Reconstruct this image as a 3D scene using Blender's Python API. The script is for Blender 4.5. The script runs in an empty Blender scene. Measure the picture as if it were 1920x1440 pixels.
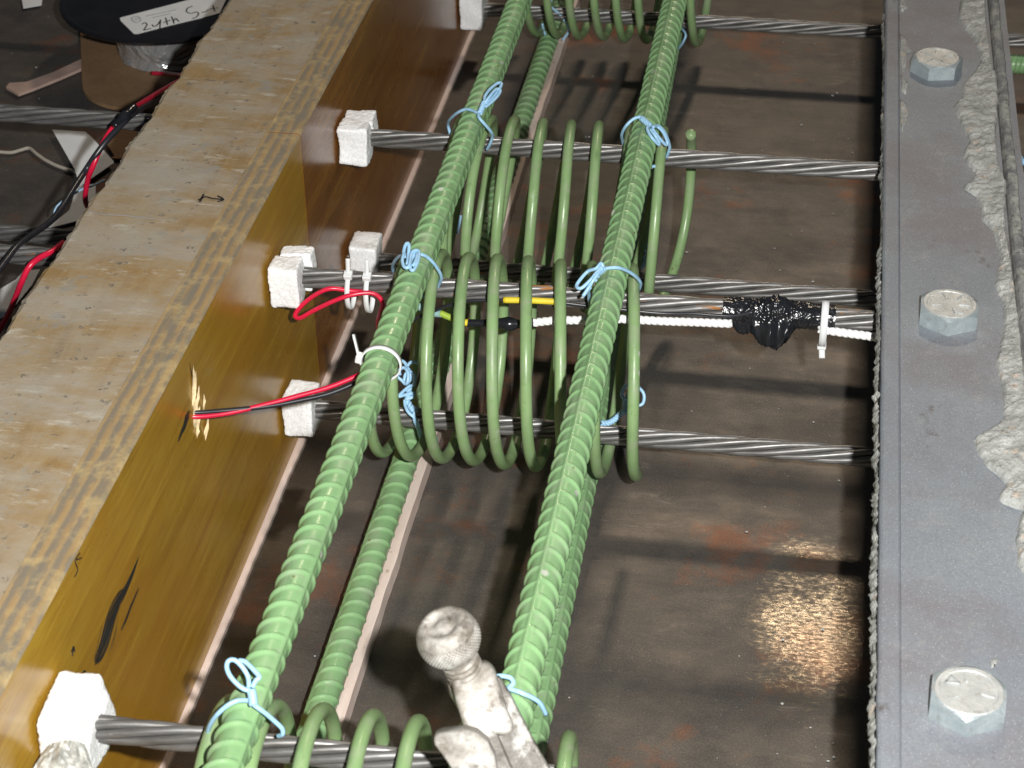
import bpy, math, random
import numpy as np
from mathutils import Vector, Matrix, Euler, noise as mnoise

random.seed(7)
rng = np.random.default_rng(7)
SC = bpy.context.scene
COL = SC.collection

# ------------------------------------------------------------------ camera
EUL = (0.9651, 0.0098, 0.1597)
CAM = np.array([380.03, -1195.75, 935.34])          # millimetres
FPX = 3678.17
cam_d = bpy.data.cameras.new("camera")
cam = bpy.data.objects.new("camera", cam_d)
COL.objects.link(cam)
cam.location = CAM / 1000
cam.rotation_euler = EUL
cam_d.sensor_width = 36
cam_d.lens = FPX / 1920 * 36
cam_d.clip_start = 0.02
cam_d.clip_end = 60
cam_d.dof.use_dof = True
cam_d.dof.focus_distance = 1.42
cam_d.dof.aperture_fstop = 22
SC.camera = cam

# ------------------------------------------------------------------ world and lamps
wd = bpy.data.worlds.new("World")
SC.world = wd
wd.use_nodes = True
bg = wd.node_tree.nodes["Background"]
bg.inputs[0].default_value = (0.75, 0.85, 1.0, 1)
bg.inputs[1].default_value = 0.04

fl = bpy.data.lights.new("camera_flash", 'AREA')     # the camera's own flash, right of and above the lens
fl.shape = 'DISK'
fl.size = 0.022
fl.energy = 30
fl.color = (1.0, 0.985, 0.95)
flo = bpy.data.objects.new("camera_flash", fl)
COL.objects.link(flo)
flo.location = (0.469, -1.162, 0.963)
flo.rotation_euler = EUL

lp = bpy.data.lights.new("hall_lamp", 'AREA')        # warm lamp of the hall, behind the subject
lp.shape = 'SQUARE'
lp.size = 0.30
lp.energy = 27
lp.color = (1.0, 0.81, 0.6)
lpo = bpy.data.objects.new("hall_lamp", lp)
COL.objects.link(lpo)
lpo.location = (0.47, 2.92, 2.66)
lpo.rotation_euler = (Vector((0.40, -0.12, 0)) - lpo.location).to_track_quat('-Z', 'Y').to_euler()

SC.view_settings.view_transform = 'Standard'
SC.view_settings.look = 'None'
SC.view_settings.exposure = 0
SC.view_settings.gamma = 1
SC.render.engine = 'CYCLES'

# ------------------------------------------------------------------ measuring helpers (millimetres)
RM = np.array(Euler(EUL).to_matrix())


def ray(x, y):
    v = RM @ np.array([(x - 960) / FPX, -(y - 720) / FPX, -1.0])
    return v / np.linalg.norm(v)


def on(ax, x, y, val):
    v = ray(x, y)
    return CAM + v * (val - CAM[ax]) / v[ax]


def onx(x, y, val=0.0): return on(0, x, y, val)
def ony(x, y, val=0.0): return on(1, x, y, val)
def onz(x, y, val=0.0): return on(2, x, y, val)
def atd(x, y, d): return CAM + ray(x, y) * d
def dist(p): return float(np.linalg.norm(np.asarray(p) - CAM))


# ------------------------------------------------------------------ object helpers
def tag(o, label=None, cat=None, group=None, kind=None):
    if label: o["label"] = label
    if cat: o["category"] = cat
    if group: o["group"] = group
    if kind: o["kind"] = kind
    return o


def empty(name, loc, label, cat, group=None):
    o = bpy.data.objects.new(name, None)
    o.empty_display_size = 0.02
    COL.objects.link(o)
    o.location = Vector(loc) / 1000
    return tag(o, label, cat, group)


def base_of(o):
    v = np.zeros(3)
    while o is not None:
        v += np.array(o.location) * 1000
        o = o.parent
    return v


def make(name, verts, faces, mat, parent=None, smooth=True, origin=None, mats=None, midx=None):
    verts = np.asarray(verts, float)
    org = np.zeros(3) if origin is None else np.asarray(origin, float)
    me = bpy.data.meshes.new(name)
    pb = base_of(parent) if parent is not None else np.zeros(3)
    me.from_pydata(((verts - (pb if origin is None else org)) / 1000).tolist() if parent is not None
                   else ((verts - org) / 1000).tolist(), [], [list(map(int, f)) for f in faces])
    me.materials.append(mat)
    for m in (mats or []): me.materials.append(m)
    if midx is not None: me.polygons.foreach_set("material_index", midx)
    me.polygons.foreach_set("use_smooth", [smooth] * len(me.polygons))
    me.update()
    o = bpy.data.objects.new(name, me)
    COL.objects.link(o)
    if parent is not None:
        o.parent = parent
        if origin is not None: o.location = Vector(org - pb) / 1000
    elif origin is not None:
        o.location = Vector(org) / 1000
    return o


class MB:
    def __init__(s): s.v = []; s.f = []; s.m = []
    def add(s, v, f, mi=0):
        n = len(s.v)
        s.v += [tuple(map(float, p)) for p in v]
        s.f += [tuple(i + n for i in q) for q in f]
        s.m += [mi] * len(f)
    def build(s, name, mat, parent=None, smooth=True, mats=None, origin=None):
        return make(name, s.v, s.f, mat, parent, smooth, origin, mats, s.m if mats else None)


def box(lo, hi):
    (a, b, c), (d, e, f) = lo, hi
    v = [(a, b, c), (d, b, c), (d, e, c), (a, e, c), (a, b, f), (d, b, f), (d, e, f), (a, e, f)]
    return v, [(0, 3, 2, 1), (4, 5, 6, 7), (0, 1, 5, 4), (1, 2, 6, 5), (2, 3, 7, 6), (3, 0, 4, 7)]


def spline(pts, n=8):
    P = np.asarray(pts, float)
    Q = np.vstack([2 * P[0] - P[1], P, 2 * P[-1] - P[-2]])
    out = []
    for i in range(1, len(Q) - 2):
        p0, p1, p2, p3 = Q[i - 1:i + 3]
        for k in range(n):
            t = k / n
            out.append(.5 * ((2 * p1) + (-p0 + p2) * t + (2 * p0 - 5 * p1 + 4 * p2 - p3) * t * t + (-p0 + 3 * p1 - 3 * p2 + p3) * t ** 3))
    out.append(P[-1])
    return np.array(out)


def frames(P):
    T = np.gradient(P, axis=0)
    T /= np.linalg.norm(T, axis=1)[:, None] + 1e-12
    a = np.array([0, 0, 1.0]) if abs(T[0][2]) < .9 else np.array([1.0, 0, 0])
    N = np.cross(T[0], a); N /= np.linalg.norm(N)
    Ns = [N]
    for i in range(1, len(P)):
        N = N - T[i] * (N @ T[i]); N /= np.linalg.norm(N) + 1e-12
        Ns.append(N)
    Ns = np.array(Ns)
    return T, Ns, np.cross(T, Ns)


def tube(P, r, sides=10, flat=None):
    P = np.asarray(P, float)
    n = len(P)
    r = np.broadcast_to(np.asarray(r, float), (n,))
    T, N, B = frames(P)
    a = np.arange(sides) / sides * 2 * math.pi
    V = (P[:, None, :] + r[:, None, None] * (np.cos(a)[None, :, None] * N[:, None, :] + np.sin(a)[None, :, None] * B[:, None, :])).reshape(-1, 3)
    F = []
    for i in range(n - 1):
        for j in range(sides):
            k = (j + 1) % sides
            F.append((i * sides + j, i * sides + k, (i + 1) * sides + k, (i + 1) * sides + j))
    F.append(tuple(range(sides - 1, -1, -1)))
    F.append(tuple((n - 1) * sides + j for j in range(sides)))
    return V, F


def twist(P, r=1.7, turns=5, n=60):
    P = spline(P, 10)
    idx = np.linspace(0, len(P) - 1, n)
    Q = np.stack([np.interp(idx, np.arange(len(P)), P[:, k]) for k in range(3)], 1)
    T, N, B = frames(Q)
    t = np.linspace(0, 2 * math.pi * turns, n)
    off = np.cos(t)[:, None] * N + np.sin(t)[:, None] * B
    return Q + off * r, Q - off * r


def ribbon(P, up, w, h):
    """flat strap of width w and thickness h along P; 'up' gives the thickness direction per point"""
    P = np.asarray(P, float); up = np.asarray(up, float)
    if up.ndim == 1: up = np.repeat(up[None], len(P), 0)
    T = np.gradient(P, axis=0); T /= np.linalg.norm(T, axis=1)[:, None] + 1e-12
    S = np.cross(T, up); S /= np.linalg.norm(S, axis=1)[:, None] + 1e-12
    U = np.cross(S, T)
    w = np.broadcast_to(np.asarray(w, float), (len(P),))[:, None]
    V = np.stack([P - S * w / 2 - U * h / 2, P + S * w / 2 - U * h / 2, P + S * w / 2 + U * h / 2, P - S * w / 2 + U * h / 2], 1).reshape(-1, 3)
    F = []
    for i in range(len(P) - 1):
        for j in range(4):
            k = (j + 1) % 4
            F.append((i * 4 + j, i * 4 + k, (i + 1) * 4 + k, (i + 1) * 4 + j))
    F += [(3, 2, 1, 0), tuple((len(P) - 1) * 4 + j for j in range(4))]
    return V, F


def nz(x, y, z, s=1.0):
    return mnoise.noise(Vector((x * s, y * s, z * s)))


# ------------------------------------------------------------------ materials
class NT:
    def __init__(s, name):
        s.mat = bpy.data.materials.new(name)
        s.mat.use_nodes = True
        s.t = s.mat.node_tree
        s.b = s.t.nodes["Principled BSDF"]
        s.tc = s.t.nodes.new("ShaderNodeTexCoord")
        s.co = s.tc.outputs["Object"]
    def node(s, typ, **kw):
        n = s.t.nodes.new(typ)
        for k, v in kw.items(): setattr(n, k, v)
        return n
    def link(s, a, b): s.t.links.new(a, b)
    def map(s, scale=(1, 1, 1), loc=(0, 0, 0), rot=(0, 0, 0)):
        m = s.node("ShaderNodeMapping")
        m.inputs["Scale"].default_value = scale
        m.inputs["Location"].default_value = loc
        m.inputs["Rotation"].default_value = rot
        s.link(s.co, m.inputs["Vector"])
        return m.outputs[0]
    def noise(s, scale, detail=4, rough=.55, vec=None, dist=0.0):
        n = s.node("ShaderNodeTexNoise")
        n.inputs["Scale"].default_value = scale
        n.inputs["Detail"].default_value = detail
        n.inputs["Roughness"].default_value = rough
        n.inputs["Distortion"].default_value = dist
        s.link(vec if vec is not None else s.co, n.inputs["Vector"])
        return n.outputs["Fac"]
    def vor(s, scale, vec=None, feature='F1', out="Distance"):
        n = s.node("ShaderNodeTexVoronoi", feature=feature)
        n.inputs["Scale"].default_value = scale
        s.link(vec if vec is not None else s.co, n.inputs["Vector"])
        return n.outputs[out]
    def ramp(s, fac, stops, interp='LINEAR'):
        n = s.node("ShaderNodeValToRGB")
        n.color_ramp.interpolation = interp
        e = n.color_ramp.elements
        while len(e) < len(stops): e.new(0.5)
        for i, (p, c) in enumerate(stops):
            e[i].position = p
            if not hasattr(c, '__len__'): c = (c, c, c)
            e[i].color = (*c, 1)
        s.link(fac, n.inputs[0])
        return n.outputs[0]
    def mix(s, fac, a, b, mode='MIX'):
        n = s.node("ShaderNodeMix", data_type='RGBA', blend_type=mode)
        for sock, v in ((n.inputs[0], fac), (n.inputs[6], a), (n.inputs[7], b)):
            if hasattr(v, 'is_linked'): s.link(v, sock)
            elif hasattr(v, '__len__'): sock.default_value = (*v, 1)
            else: sock.default_value = v
        return n.outputs[2]
    def math(s, op, a, b=0.0):
        n = s.node("ShaderNodeMath", operation=op)
        for i, v in enumerate((a, b)):
            if hasattr(v, 'is_linked'): s.link(v, n.inputs[i])
            else: n.inputs[i].default_value = v
        return n.outputs[0]
    def sep(s):
        n = s.node("ShaderNodeSeparateXYZ")
        s.link(s.co, n.inputs[0])
        return n.outputs
    def bump(s, h, strength=.5, dist=.001, prev=None):
        n = s.node("ShaderNodeBump")
        n.inputs["Strength"].default_value = strength
        n.inputs["Distance"].default_value = dist
        s.link(h, n.inputs["Height"])
        if prev is not None: s.link(prev, n.inputs["Normal"])
        s.link(n.outputs[0], s.b.inputs["Normal"])
        return n.outputs[0]
    def set(s, color=None, rough=None, metal=None, **kw):
        for sock, v in (("Base Color", color), ("Roughness", rough), ("Metallic", metal), *kw.items()):
            if v is None: continue
            i = s.b.inputs[sock.replace('_', ' ')]
            if hasattr(v, 'is_linked'): s.link(v, i)
            elif hasattr(v, '__len__'): i.default_value = (*v, 1) if len(i.default_value) == 4 else v
            else: i.default_value = v
        return s.mat


def m_plain(name, col, rough=.5, metal=0.0, var=.15, scale=60, bump=0.0, bscale=300, **kw):
    n = NT(name)
    f = n.noise(scale, 5)
    c = n.ramp(f, [(.3, tuple(x * (1 - var) for x in col)), (.7, tuple(min(1, x * (1 + var)) for x in col))])
    if bump: n.bump(n.noise(bscale, 3), bump, .0006)
    return n.set(c, rough, metal, **kw)


def m_floor():
    n = NT("steel floor")
    big = n.noise(5, 6, .6)
    c = n.ramp(big, [(.28, (.082, .077, .073)), (.5, (.112, .101, .091)), (.72, (.145, .124, .106))])
    streak = n.noise(1, 6, .65, n.map((9, 160, 1)))
    c = n.mix(n.ramp(streak, [(.42, .0), (.66, .28)]), c, (.07, .067, .064))
    st2 = n.noise(1, 6, .7, n.map((16, 26, 1), (.3, .8, 0)), .5)
    c = n.mix(n.ramp(st2, [(.50, 0), (.70, .35)]), c, (.23, .19, .155))
    grime = n.noise(14, 7, .7, n.map((1, 1, 1), (.9, .1, 0)))
    c = n.mix(n.ramp(grime, [(.48, 0), (.66, .65)]), c, (.055, .055, .057))
    # rust blooms
    rust = n.noise(9, 7, .7, n.map((1, 1, 1), (.37, .55, .2)))
    c = n.mix(n.ramp(rust, [(.56, 0.0), (.72, .75)]), c, (.30, .085, .02))
    fine = n.noise(700, 2)
    c = n.mix(n.ramp(fine, [(.45, .0), (.70, .35)]), c, (.24, .21, .18))
    fine2 = n.noise(520, 3, .7, n.map((1, 1.5, 1), (3, 2, 0)))
    c = n.mix(n.ramp(fine2, [(.33, .2), (.48, .0)]), c, (.05, .05, .052))
    # pale mortar scuffs: broken short streaks
    sc1 = n.noise(1, 7, .75, n.map((26, 75, 1), (0, 0, 0), (0, 0, .35)), 1.2)
    sc2 = n.noise(6, 3, .5)
    scm = n.math('MULTIPLY', n.ramp(sc1, [(.56, 0), (.70, 1)]), n.ramp(sc2, [(.46, 0), (.64, .6)]))
    c = n.mix(scm, c, (.30, .275, .245))
    scr = n.noise(1, 4, .6, n.map((3, 420, 1), (0, 0, 0), (0, 0, -.12)))
    c = n.mix(n.ramp(scr, [(.69, 0), (.74, .4)]), c, (.26, .24, .215))
    spk = n.vor(130)
    c = n.mix(n.ramp(spk, [(.03, .7), (.05, 0)]), c, (.5, .48, .45))
    # lamp hot spot put into colour and gloss beside the channel, oily film elsewhere
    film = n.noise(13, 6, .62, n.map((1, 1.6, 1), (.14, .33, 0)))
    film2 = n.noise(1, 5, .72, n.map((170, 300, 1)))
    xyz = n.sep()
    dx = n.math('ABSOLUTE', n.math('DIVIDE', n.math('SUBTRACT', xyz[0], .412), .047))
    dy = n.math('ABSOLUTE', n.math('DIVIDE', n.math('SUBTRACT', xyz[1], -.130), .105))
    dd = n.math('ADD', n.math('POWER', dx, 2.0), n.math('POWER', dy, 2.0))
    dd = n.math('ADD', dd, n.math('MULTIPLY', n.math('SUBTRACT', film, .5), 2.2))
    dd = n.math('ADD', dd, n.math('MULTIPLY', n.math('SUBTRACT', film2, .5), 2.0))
    hot_spot = n.ramp(dd, [(.0, 1), (1.0, 0)], 'EASE')
    r = n.mix(hot_spot, n.ramp(film, [(.35, .44), (.65, .6)]), n.ramp(n.noise(1, 6, .8, n.map((190, 420, 1))), [(.30, .17), (.47, .25), (.62, .52)]))
    c = n.mix(n.math('MULTIPLY', hot_spot, .8), c, n.mix(n.ramp(film2, [(.35, 0), (.6, 1)]), (.20, .165, .115), (.09, .078, .062)))
    h = n.mix(.5, n.noise(420, 4, .7), n.noise(1, 5, .7, n.map((60, 400, 1))))
    n.bump(h, .28, .0006)
    return n.set(c, r, n.math('ADD', n.math('MULTIPLY', hot_spot, .15), .5), Specular_IOR_Level=.5)


def m_green(name, base, dust=.25, rough=.26):
    n = NT(name)
    f = n.noise(35, 5, .6)
    c = n.ramp(f, [(.3, tuple(x * .86 for x in base)), (.7, tuple(x * 1.1 for x in base))])
    d = n.noise(55, 7, .72)
    c = n.mix(n.ramp(d, [(.50, 0.0), (.72, dust)]), c, (.34, .33, .28))
    sc_ = n.noise(1, 5, .7, n.map((160, 34, 160)))
    c = n.mix(n.ramp(sc_, [(.60, 0), (.68, .55)]), c, tuple(x * .6 for x in base))
    spl = n.vor(48)
    c = n.mix(n.math('MULTIPLY', n.ramp(spl, [(.09, .8), (.13, 0)]), n.ramp(n.noise(19, 3), [(.52, 0), (.6, 1)])), c, (.5, .5, .46))
    chip = n.vor(70)
    chm = n.math('MULTIPLY', n.ramp(chip, [(.05, .9), (.085, 0)]), n.ramp(n.noise(30, 3), [(.5, 0), (.58, 1)]))
    c = n.mix(chm, c, (.16, .09, .04))
    r = n.ramp(d, [(.45, rough), (.72, .6)])
    n.bump(n.noise(420, 3), .12, .0005)
    return n.set(c, r, 0.0, Specular_IOR_Level=.5)


def m_strand(name, rust):
    n = NT(name)
    oi = n.node("ShaderNodeObjectInfo")
    va = n.node("ShaderNodeVectorMath", operation='ADD')
    cm = n.node("ShaderNodeCombineXYZ")
    n.link(n.math('MULTIPLY', oi.outputs["Random"], 7.3), cm.inputs[0])
    n.link(n.tc.outputs["Object"], va.inputs[0]); n.link(cm.outputs[0], va.inputs[1])
    n.co = va.outputs[0]
    c = n.ramp(n.noise(1, 5, .6, n.map((30, 260, 260))), [(.3, (.14, .137, .134)), (.7, (.26, .256, .252))])
    drk = n.noise(1, 5, .65, n.map((12, 120, 120)))
    c = n.mix(n.ramp(drk, [(.45, 0), (.65, .5)]), c, (.10, .09, .08))
    rm = n.noise(1, 5, .65, n.map((30, 120, 120)))
    rmask = n.ramp(rm, [(.66 - rust, 0), (.70 - rust, .9)])
    c = n.mix(rmask, c, (.36, .14, .02))
    r = n.mix(rmask, n.ramp(n.noise(1, 4, .5, n.map((40, 90, 90))), [(.3, .34), (.7, .52)]), (.85, .85, .85))
    n.bump(n.noise(1, 3, .5, n.map((80, 900, 900))), .25, .0003)
    return n.set(c, r, n.ramp(rm, [(.62 - rust, .58), (.68 - rust, .1)]))


def m_ply(name, dark, mid, light):
    n = NT(name)
    g = n.noise(1, 7, .68, n.map((60, 3.0, 42)), 1.0)
    c = n.ramp(g, [(.25, dark), (.5, mid), (.75, light)])
    b = n.noise(6, 5, .6)
    c = n.mix(n.ramp(b, [(.35, .0), (.7, .5)]), c, tuple(x * .55 for x in mid))
    fine = n.noise(1, 4, .6, n.map((200, 14, 330)))
    c = n.mix(n.ramp(fine, [(.50, 0), (.68, .5)]), c, dark)
    med = n.noise(1, 6, .7, n.map((90, 7, 95), (.2, .1, .4)), .6)
    c = n.mix(n.ramp(med, [(.5, 0), (.74, .28)]), c, tuple(x * .6 for x in dark))
    amb = n.noise(3.2, 4, .6, n.map((1, 1, 1.6), (.2, .9, .4)))
    c = n.mix(n.ramp(amb, [(.42, 0), (.62, .6)]), c, (mid[0] * .85, mid[1] * .68, mid[2] * .6))
    c = n.mix(n.ramp(med, [(.28, .6), (.45, 0)]), c, light)
    sm = n.noise(1, 6, .7, n.map((30, 9, 22), (.3, .7, .1)))
    c = n.mix(n.ramp(sm, [(.66, 0), (.76, .45)]), c, (.42, .37, .28))
    r = n.ramp(b, [(.3, .17), (.7, .32)])
    n.bump(fine, .18, .0006)
    return n.set(c, r, 0, Specular_IOR_Level=.55)


def m_timber():
    n = NT("weathered timber top")
    g = n.noise(1, 7, .7, n.map((40, 6, 40)), .8)
    c = n.ramp(g, [(.25, (.20, .12, .04)), (.5, (.30, .195, .08)), (.75, (.36, .27, .145))])
    blot = n.noise(1, 6, .68, n.map((16, 26, 16)))
    c = n.mix(n.ramp(blot, [(.42, 0), (.66, .75)]), c, (.38, .34, .27))
    cr = n.noise(1, 6, .75, n.map((30, 95, 30), (.4, 0, 0)))
    c = n.mix(n.ramp(cr, [(.57, 0), (.66, .7)]), c, (.54, .51, .43))
    gy = n.noise(36, 6, .75)
    c = n.mix(n.ramp(gy, [(.58, 0), (.66, .8)]), c, (.25, .245, .22))
    dirt = n.noise(8, 7, .72)
    c = n.mix(n.ramp(dirt, [(.44, 0), (.68, .6)]), c, (.33, .30, .245))
    smr = n.noise(1, 7, .72, n.map((5, 15, 5), (.6, .2, 0)), .8)
    c = n.mix(n.ramp(smr, [(.48, 0), (.66, .6)]), c, (.36, .345, .31))
    sp = n.noise(120, 4, .7)
    c = n.mix(n.ramp(sp, [(.62, 0), (.67, .8)]), c, (.12, .115, .10))
    n.bump(n.mix(.5, sp, cr), .6, .0012)
    return n.set(c, .72)


def m_ply_edge():
    n = NT("plywood edge")
    x = n.sep()[0]
    w = n.math('FRACT', n.math('MULTIPLY', n.math('ADD', x, n.math('MULTIPLY', n.noise(60, 5, .7), .0045)), 1 / .0078))
    c = n.ramp(w, [(.0, (.21, .17, .12)), (.22, (.23, .185, .125)), (.45, (.33, .22, .10)), (.75, (.36, .25, .12)), (.95, (.22, .18, .125))])
    sp = n.noise(1, 6, .72, n.map((120, 26, 60)))
    c = n.mix(n.ramp(sp, [(.48, 0), (.6, .75)]), c, (.19, .17, .13))
    sp2 = n.noise(46, 6, .7)
    c = n.mix(n.ramp(sp2, [(.5, 0), (.68, .8)]), c, (.48, .36, .17))
    n.bump(sp, .5, .001)
    return n.set(c, .7)


def m_foam():
    n = NT("white foam")
    v = n.vor(620)
    c = n.ramp(v, [(.0, (.97, .975, .98)), (.35, (.90, .91, .92)), (.7, (.80, .815, .83))])
    n.bump(v, .4, .0007)
    return n.set(c, .45, 0, Subsurface_Weight=.25, Subsurface_Radius=(.004, .004, .004), Subsurface_Scale=1.0)


def m_channel():
    n = NT("grey channel paint")
    c = n.ramp(n.noise(7, 6, .6), [(.3, (.185, .205, .235)), (.55, (.225, .25, .28)), (.7, (.26, .285, .315))])
    p = n.noise(9, 6, .65, n.map((1, 1, 1), (.5, .2, .9)))
    c = n.mix(n.ramp(p, [(.48, 0), (.64, .65)]), c, (.18, .162, .175))
    pd = n.noise(16, 6, .65, n.map((1.4, 1, 1), (.1, .62, .9)))
    c = n.mix(n.ramp(pd, [(.64, 0), (.70, .8)]), c, (.085, .065, .06))
    mot = n.noise(55, 6, .75)
    c = n.mix(n.ramp(mot, [(.56, 0), (.7, .5)]), c, (.30, .30, .30))
    sp = n.vor(620)
    c = n.mix(n.ramp(sp, [(.10, .7), (.17, 0)]), c, (.7, .72, .75))
    g = n.noise(760, 2)
    c = n.mix(n.ramp(g, [(.32, .4), (.55, 0)]), c, (.12, .13, .14))
    n.bump(n.mix(.5, g, n.noise(140, 5, .7)), .35, .0006)
    return n.set(c, .55, .1)


def m_concrete():
    n = NT("concrete crust")
    c = n.ramp(n.noise(60, 6, .7), [(.3, (.29, .30, .28)), (.5, (.42, .43, .41)), (.7, (.60, .60, .57))])
    a = n.vor(95, out="Color")
    st = n.vor(95)
    c = n.mix(n.math('MULTIPLY', n.ramp(st, [(.22, .8), (.3, 0)]), n.ramp(n.noise(25, 2), [(.5, 0), (.58, 1)])), c, (.55, .46, .38))
    sp = n.noise(380, 4, .7)
    c = n.mix(n.ramp(sp, [(.56, 0), (.68, .7)]), c, (.15, .15, .13))
    n.bump(n.mix(.6, sp, n.noise(150, 6, .75)), 1.0, .003)
    return n.set(c, .9)


def m_zinc(name="zinc plate", lo=(.30, .36, .38), hi=(.48, .54, .56)):
    n = NT(name)
    c = n.ramp(n.noise(70, 5, .7), [(.3, lo), (.7, hi)])
    st = n.noise(160, 5, .75)
    c = n.mix(n.ramp(st, [(.56, 0), (.68, .55)]), c, (.26, .23, .20))
    n.bump(n.mix(.5, st, n.noise(420, 4, .7)), .8, .0012)
    return n.set(c, .42, .4)


def m_galv(name="mortar dusted clamp metal", k=1.0):
    n = NT(name)
    c = n.ramp(n.noise(45, 6, .7), [(.35, (.15 * k, .13 * k, .105 * k)), (.5, (.33 * k, .31 * k, .28 * k)), (.65, (.54, .53, .50))])
    d = n.noise(110, 6, .75)
    c = n.mix(n.ramp(d, [(.52, 0), (.64, .8)]), c, (.09, .075, .06))
    n.bump(n.mix(.5, d, n.noise(260, 4)), .6, .0009)
    return n.set(c, .52, .15)


M = dict(
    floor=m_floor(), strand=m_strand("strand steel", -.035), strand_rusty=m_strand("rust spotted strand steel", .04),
    bar=m_green("green epoxy bar", (.225, .395, .185), .5),
    spiral=m_green("green epoxy spiral wire", (.225, .35, .155), .55, .3),
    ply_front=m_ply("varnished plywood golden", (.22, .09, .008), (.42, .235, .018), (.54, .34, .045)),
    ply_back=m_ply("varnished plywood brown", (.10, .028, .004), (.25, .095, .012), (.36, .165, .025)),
    timber=m_timber(), ply_edge=m_ply_edge(), foam=m_foam(), channel=m_channel(),
    concrete=m_concrete(), zinc=m_zinc(), galv=m_galv(), galv_dark=m_galv("worn brown clamp arm", .5), zinc_top=m_zinc("worn bolt head face", (.40, .42, .42), (.60, .62, .61)),
    tie=m_plain("blue coated wire", (.34, .58, .80), .35, 0, .12, 200),
    nylon=m_plain("white nylon", (.74, .76, .77), .35, 0, .05, Subsurface_Weight=.15, Subsurface_Radius=(.002, .002, .002)),
    red=m_plain("red insulation", (.62, .012, .05), .3, 0, .12),
    black=m_plain("black insulation", (.02, .021, .026), .32, 0, .3),
    tape=m_plain("black tape", (.012, .013, .016), .22, 0, .3, 80, .25, 160),
    yellow=m_plain("yellow sleeve", (.72, .56, .035), .45, 0, .1),
    teal=m_plain("pale teal sleeve", (.25, .42, .42), .5),
    lime=m_plain("green yellow insulation", (.35, .48, .06), .4),
    cord=m_plain("white cord", (.86, .86, .86), .7, 0, .04, 300, .3, 900),
    strip=None, cardboard=None, plastic=m_plain("black spool plastic", (.012, .012, .014), .18, 0, .3, 30),
    paper=m_plain("white paper", (.80, .83, .85), .7, 0, .07, 30),
    ink=m_plain("black ink", (.012, .012, .012), .6), print=m_plain("grey print", (.25, .25, .27), .7),
    pink=m_plain("pale wood strip", (.42, .30, .25), .7, 0, .2, 40, .3),
    string=m_plain("pale string", (.42, .39, .33), .8),
    wood_raw=m_plain("splintered raw wood", (.66, .52, .30), .7, 0, .45, 120, .5),
    ductape=None)


def m_strip():
    n = NT("pink wood strip")
    c = n.ramp(n.noise(1, 6, .7, n.map((60, 8, 60))), [(.3, (.58, .44, .38)), (.7, (.78, .66, .60))])
    c = n.mix(n.ramp(n.noise(90, 5, .7), [(.64, 0), (.72, .6)]), c, (.25, .15, .1))
    n.bump(n.noise(1, 4, .6, n.map((200, 20, 200))), .3, .0006)
    return n.set(c, .6)


def m_card():
    n = NT("brown cardboard")
    c = n.ramp(n.noise(40, 6, .7), [(.3, (.20, .115, .055)), (.7, (.27, .165, .085))])
    c = n.mix(n.ramp(n.noise(300, 3), [(.4, .3), (.65, 0)]), c, (.14, .08, .04))
    return n.set(c, .85)


def m_duct():
    n = NT("silver duct tape")
    f = n.noise(16, 3, .5, n.map((1, 1, 1.8)), 1.5)
    n.bump(f, .9, .014)
    return n.set((.66, .68, .70), .22, .7)


M['strip'] = m_strip(); M['cardboard'] = m_card(); M['ductape'] = m_duct()
def m_flange():
    n = NT("mortar smeared flange")
    c = n.ramp(n.noise(30, 6, .7), [(.35, (.15, .155, .165)), (.6, (.24, .24, .24))])
    c = n.mix(n.ramp(n.noise(1, 7, .75, n.map((90, 45, 90))), [(.47, 0), (.58, .85)]), c, (.40, .41, .37))
    c = n.mix(n.ramp(n.noise(120, 5, .7), [(.55, 0), (.65, .7)]), c, (.10, .085, .075))
    n.bump(n.noise(130, 6, .75), 1.0, .002)
    return n.set(c, .8)


M['flange'] = m_flange()
M['orange'] = m_plain("rust stained strip edge", (.36, .12, .04), .7, 0, .25, 90)
M['crumple'] = m_plain("grey crumpled tape", (.42, .42, .39), .45, .1, .4, 120, .8, 140)

# ------------------------------------------------------------------ setting: floor
fv, ff = [], []
fv = [(-2600, -2000, 0), (2600, -2000, 0), (2600, 3400, 0), (-2600, 3400, 0)]
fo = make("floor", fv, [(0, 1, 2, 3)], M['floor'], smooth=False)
tag(fo, "dark brown stained steel casting bed floor under everything", "floor", kind="structure")

# ------------------------------------------------------------------ timber form on the left
FH = 240.0
Y0, Y1 = -700, 1060
form = empty("wooden_form", (-60, 180, 0), "golden varnished plywood form with pale weathered timber top along the left", "form")
# timber core with a ragged left edge
mb = MB()
ys = np.arange(Y0, Y1 + 1, 4.0)
cols = [-127, -124, -100, -75, -50, -27.2]
for y in ys:
    rough_e = 3.2 * nz(y, 0, 0, .018) + 2.2 * nz(y, 5, 0, .06) + 1.6 * nz(y, 9, 0, .2)
    sec = [(-127 + rough_e * 1.2, FH - 14 + 3 * nz(y, 3, 1, .1)), (-125.5 + rough_e, FH - 3.0 + 1.5 * nz(y, 2, 4, .15)), (-122 + rough_e * .6, FH - .6)]
    sec += [(x, FH - .4 + .5 * nz(x, y, 2, .02)) for x in (-100, -75, -50)] + [(-27.0, FH - .5)]
    for x, z in [(-127, 1)] + sec + [(-27.0, 1)]:
        mb.v.append((x, y, z))
k = 9
for i in range(len(ys) - 1):
    for j in range(k):
        a, b = i * k + j, i * k + (j + 1) % k
        mb.f.append((a, b, b + k, a + k)); mb.m.append(0)
mb.f.append(tuple(range(k))); mb.f.append(tuple((len(ys) - 1) * k + j for j in range(k - 1, -1, -1)))
mb.build("timber_core", M['timber'], form, smooth=False)


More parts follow.
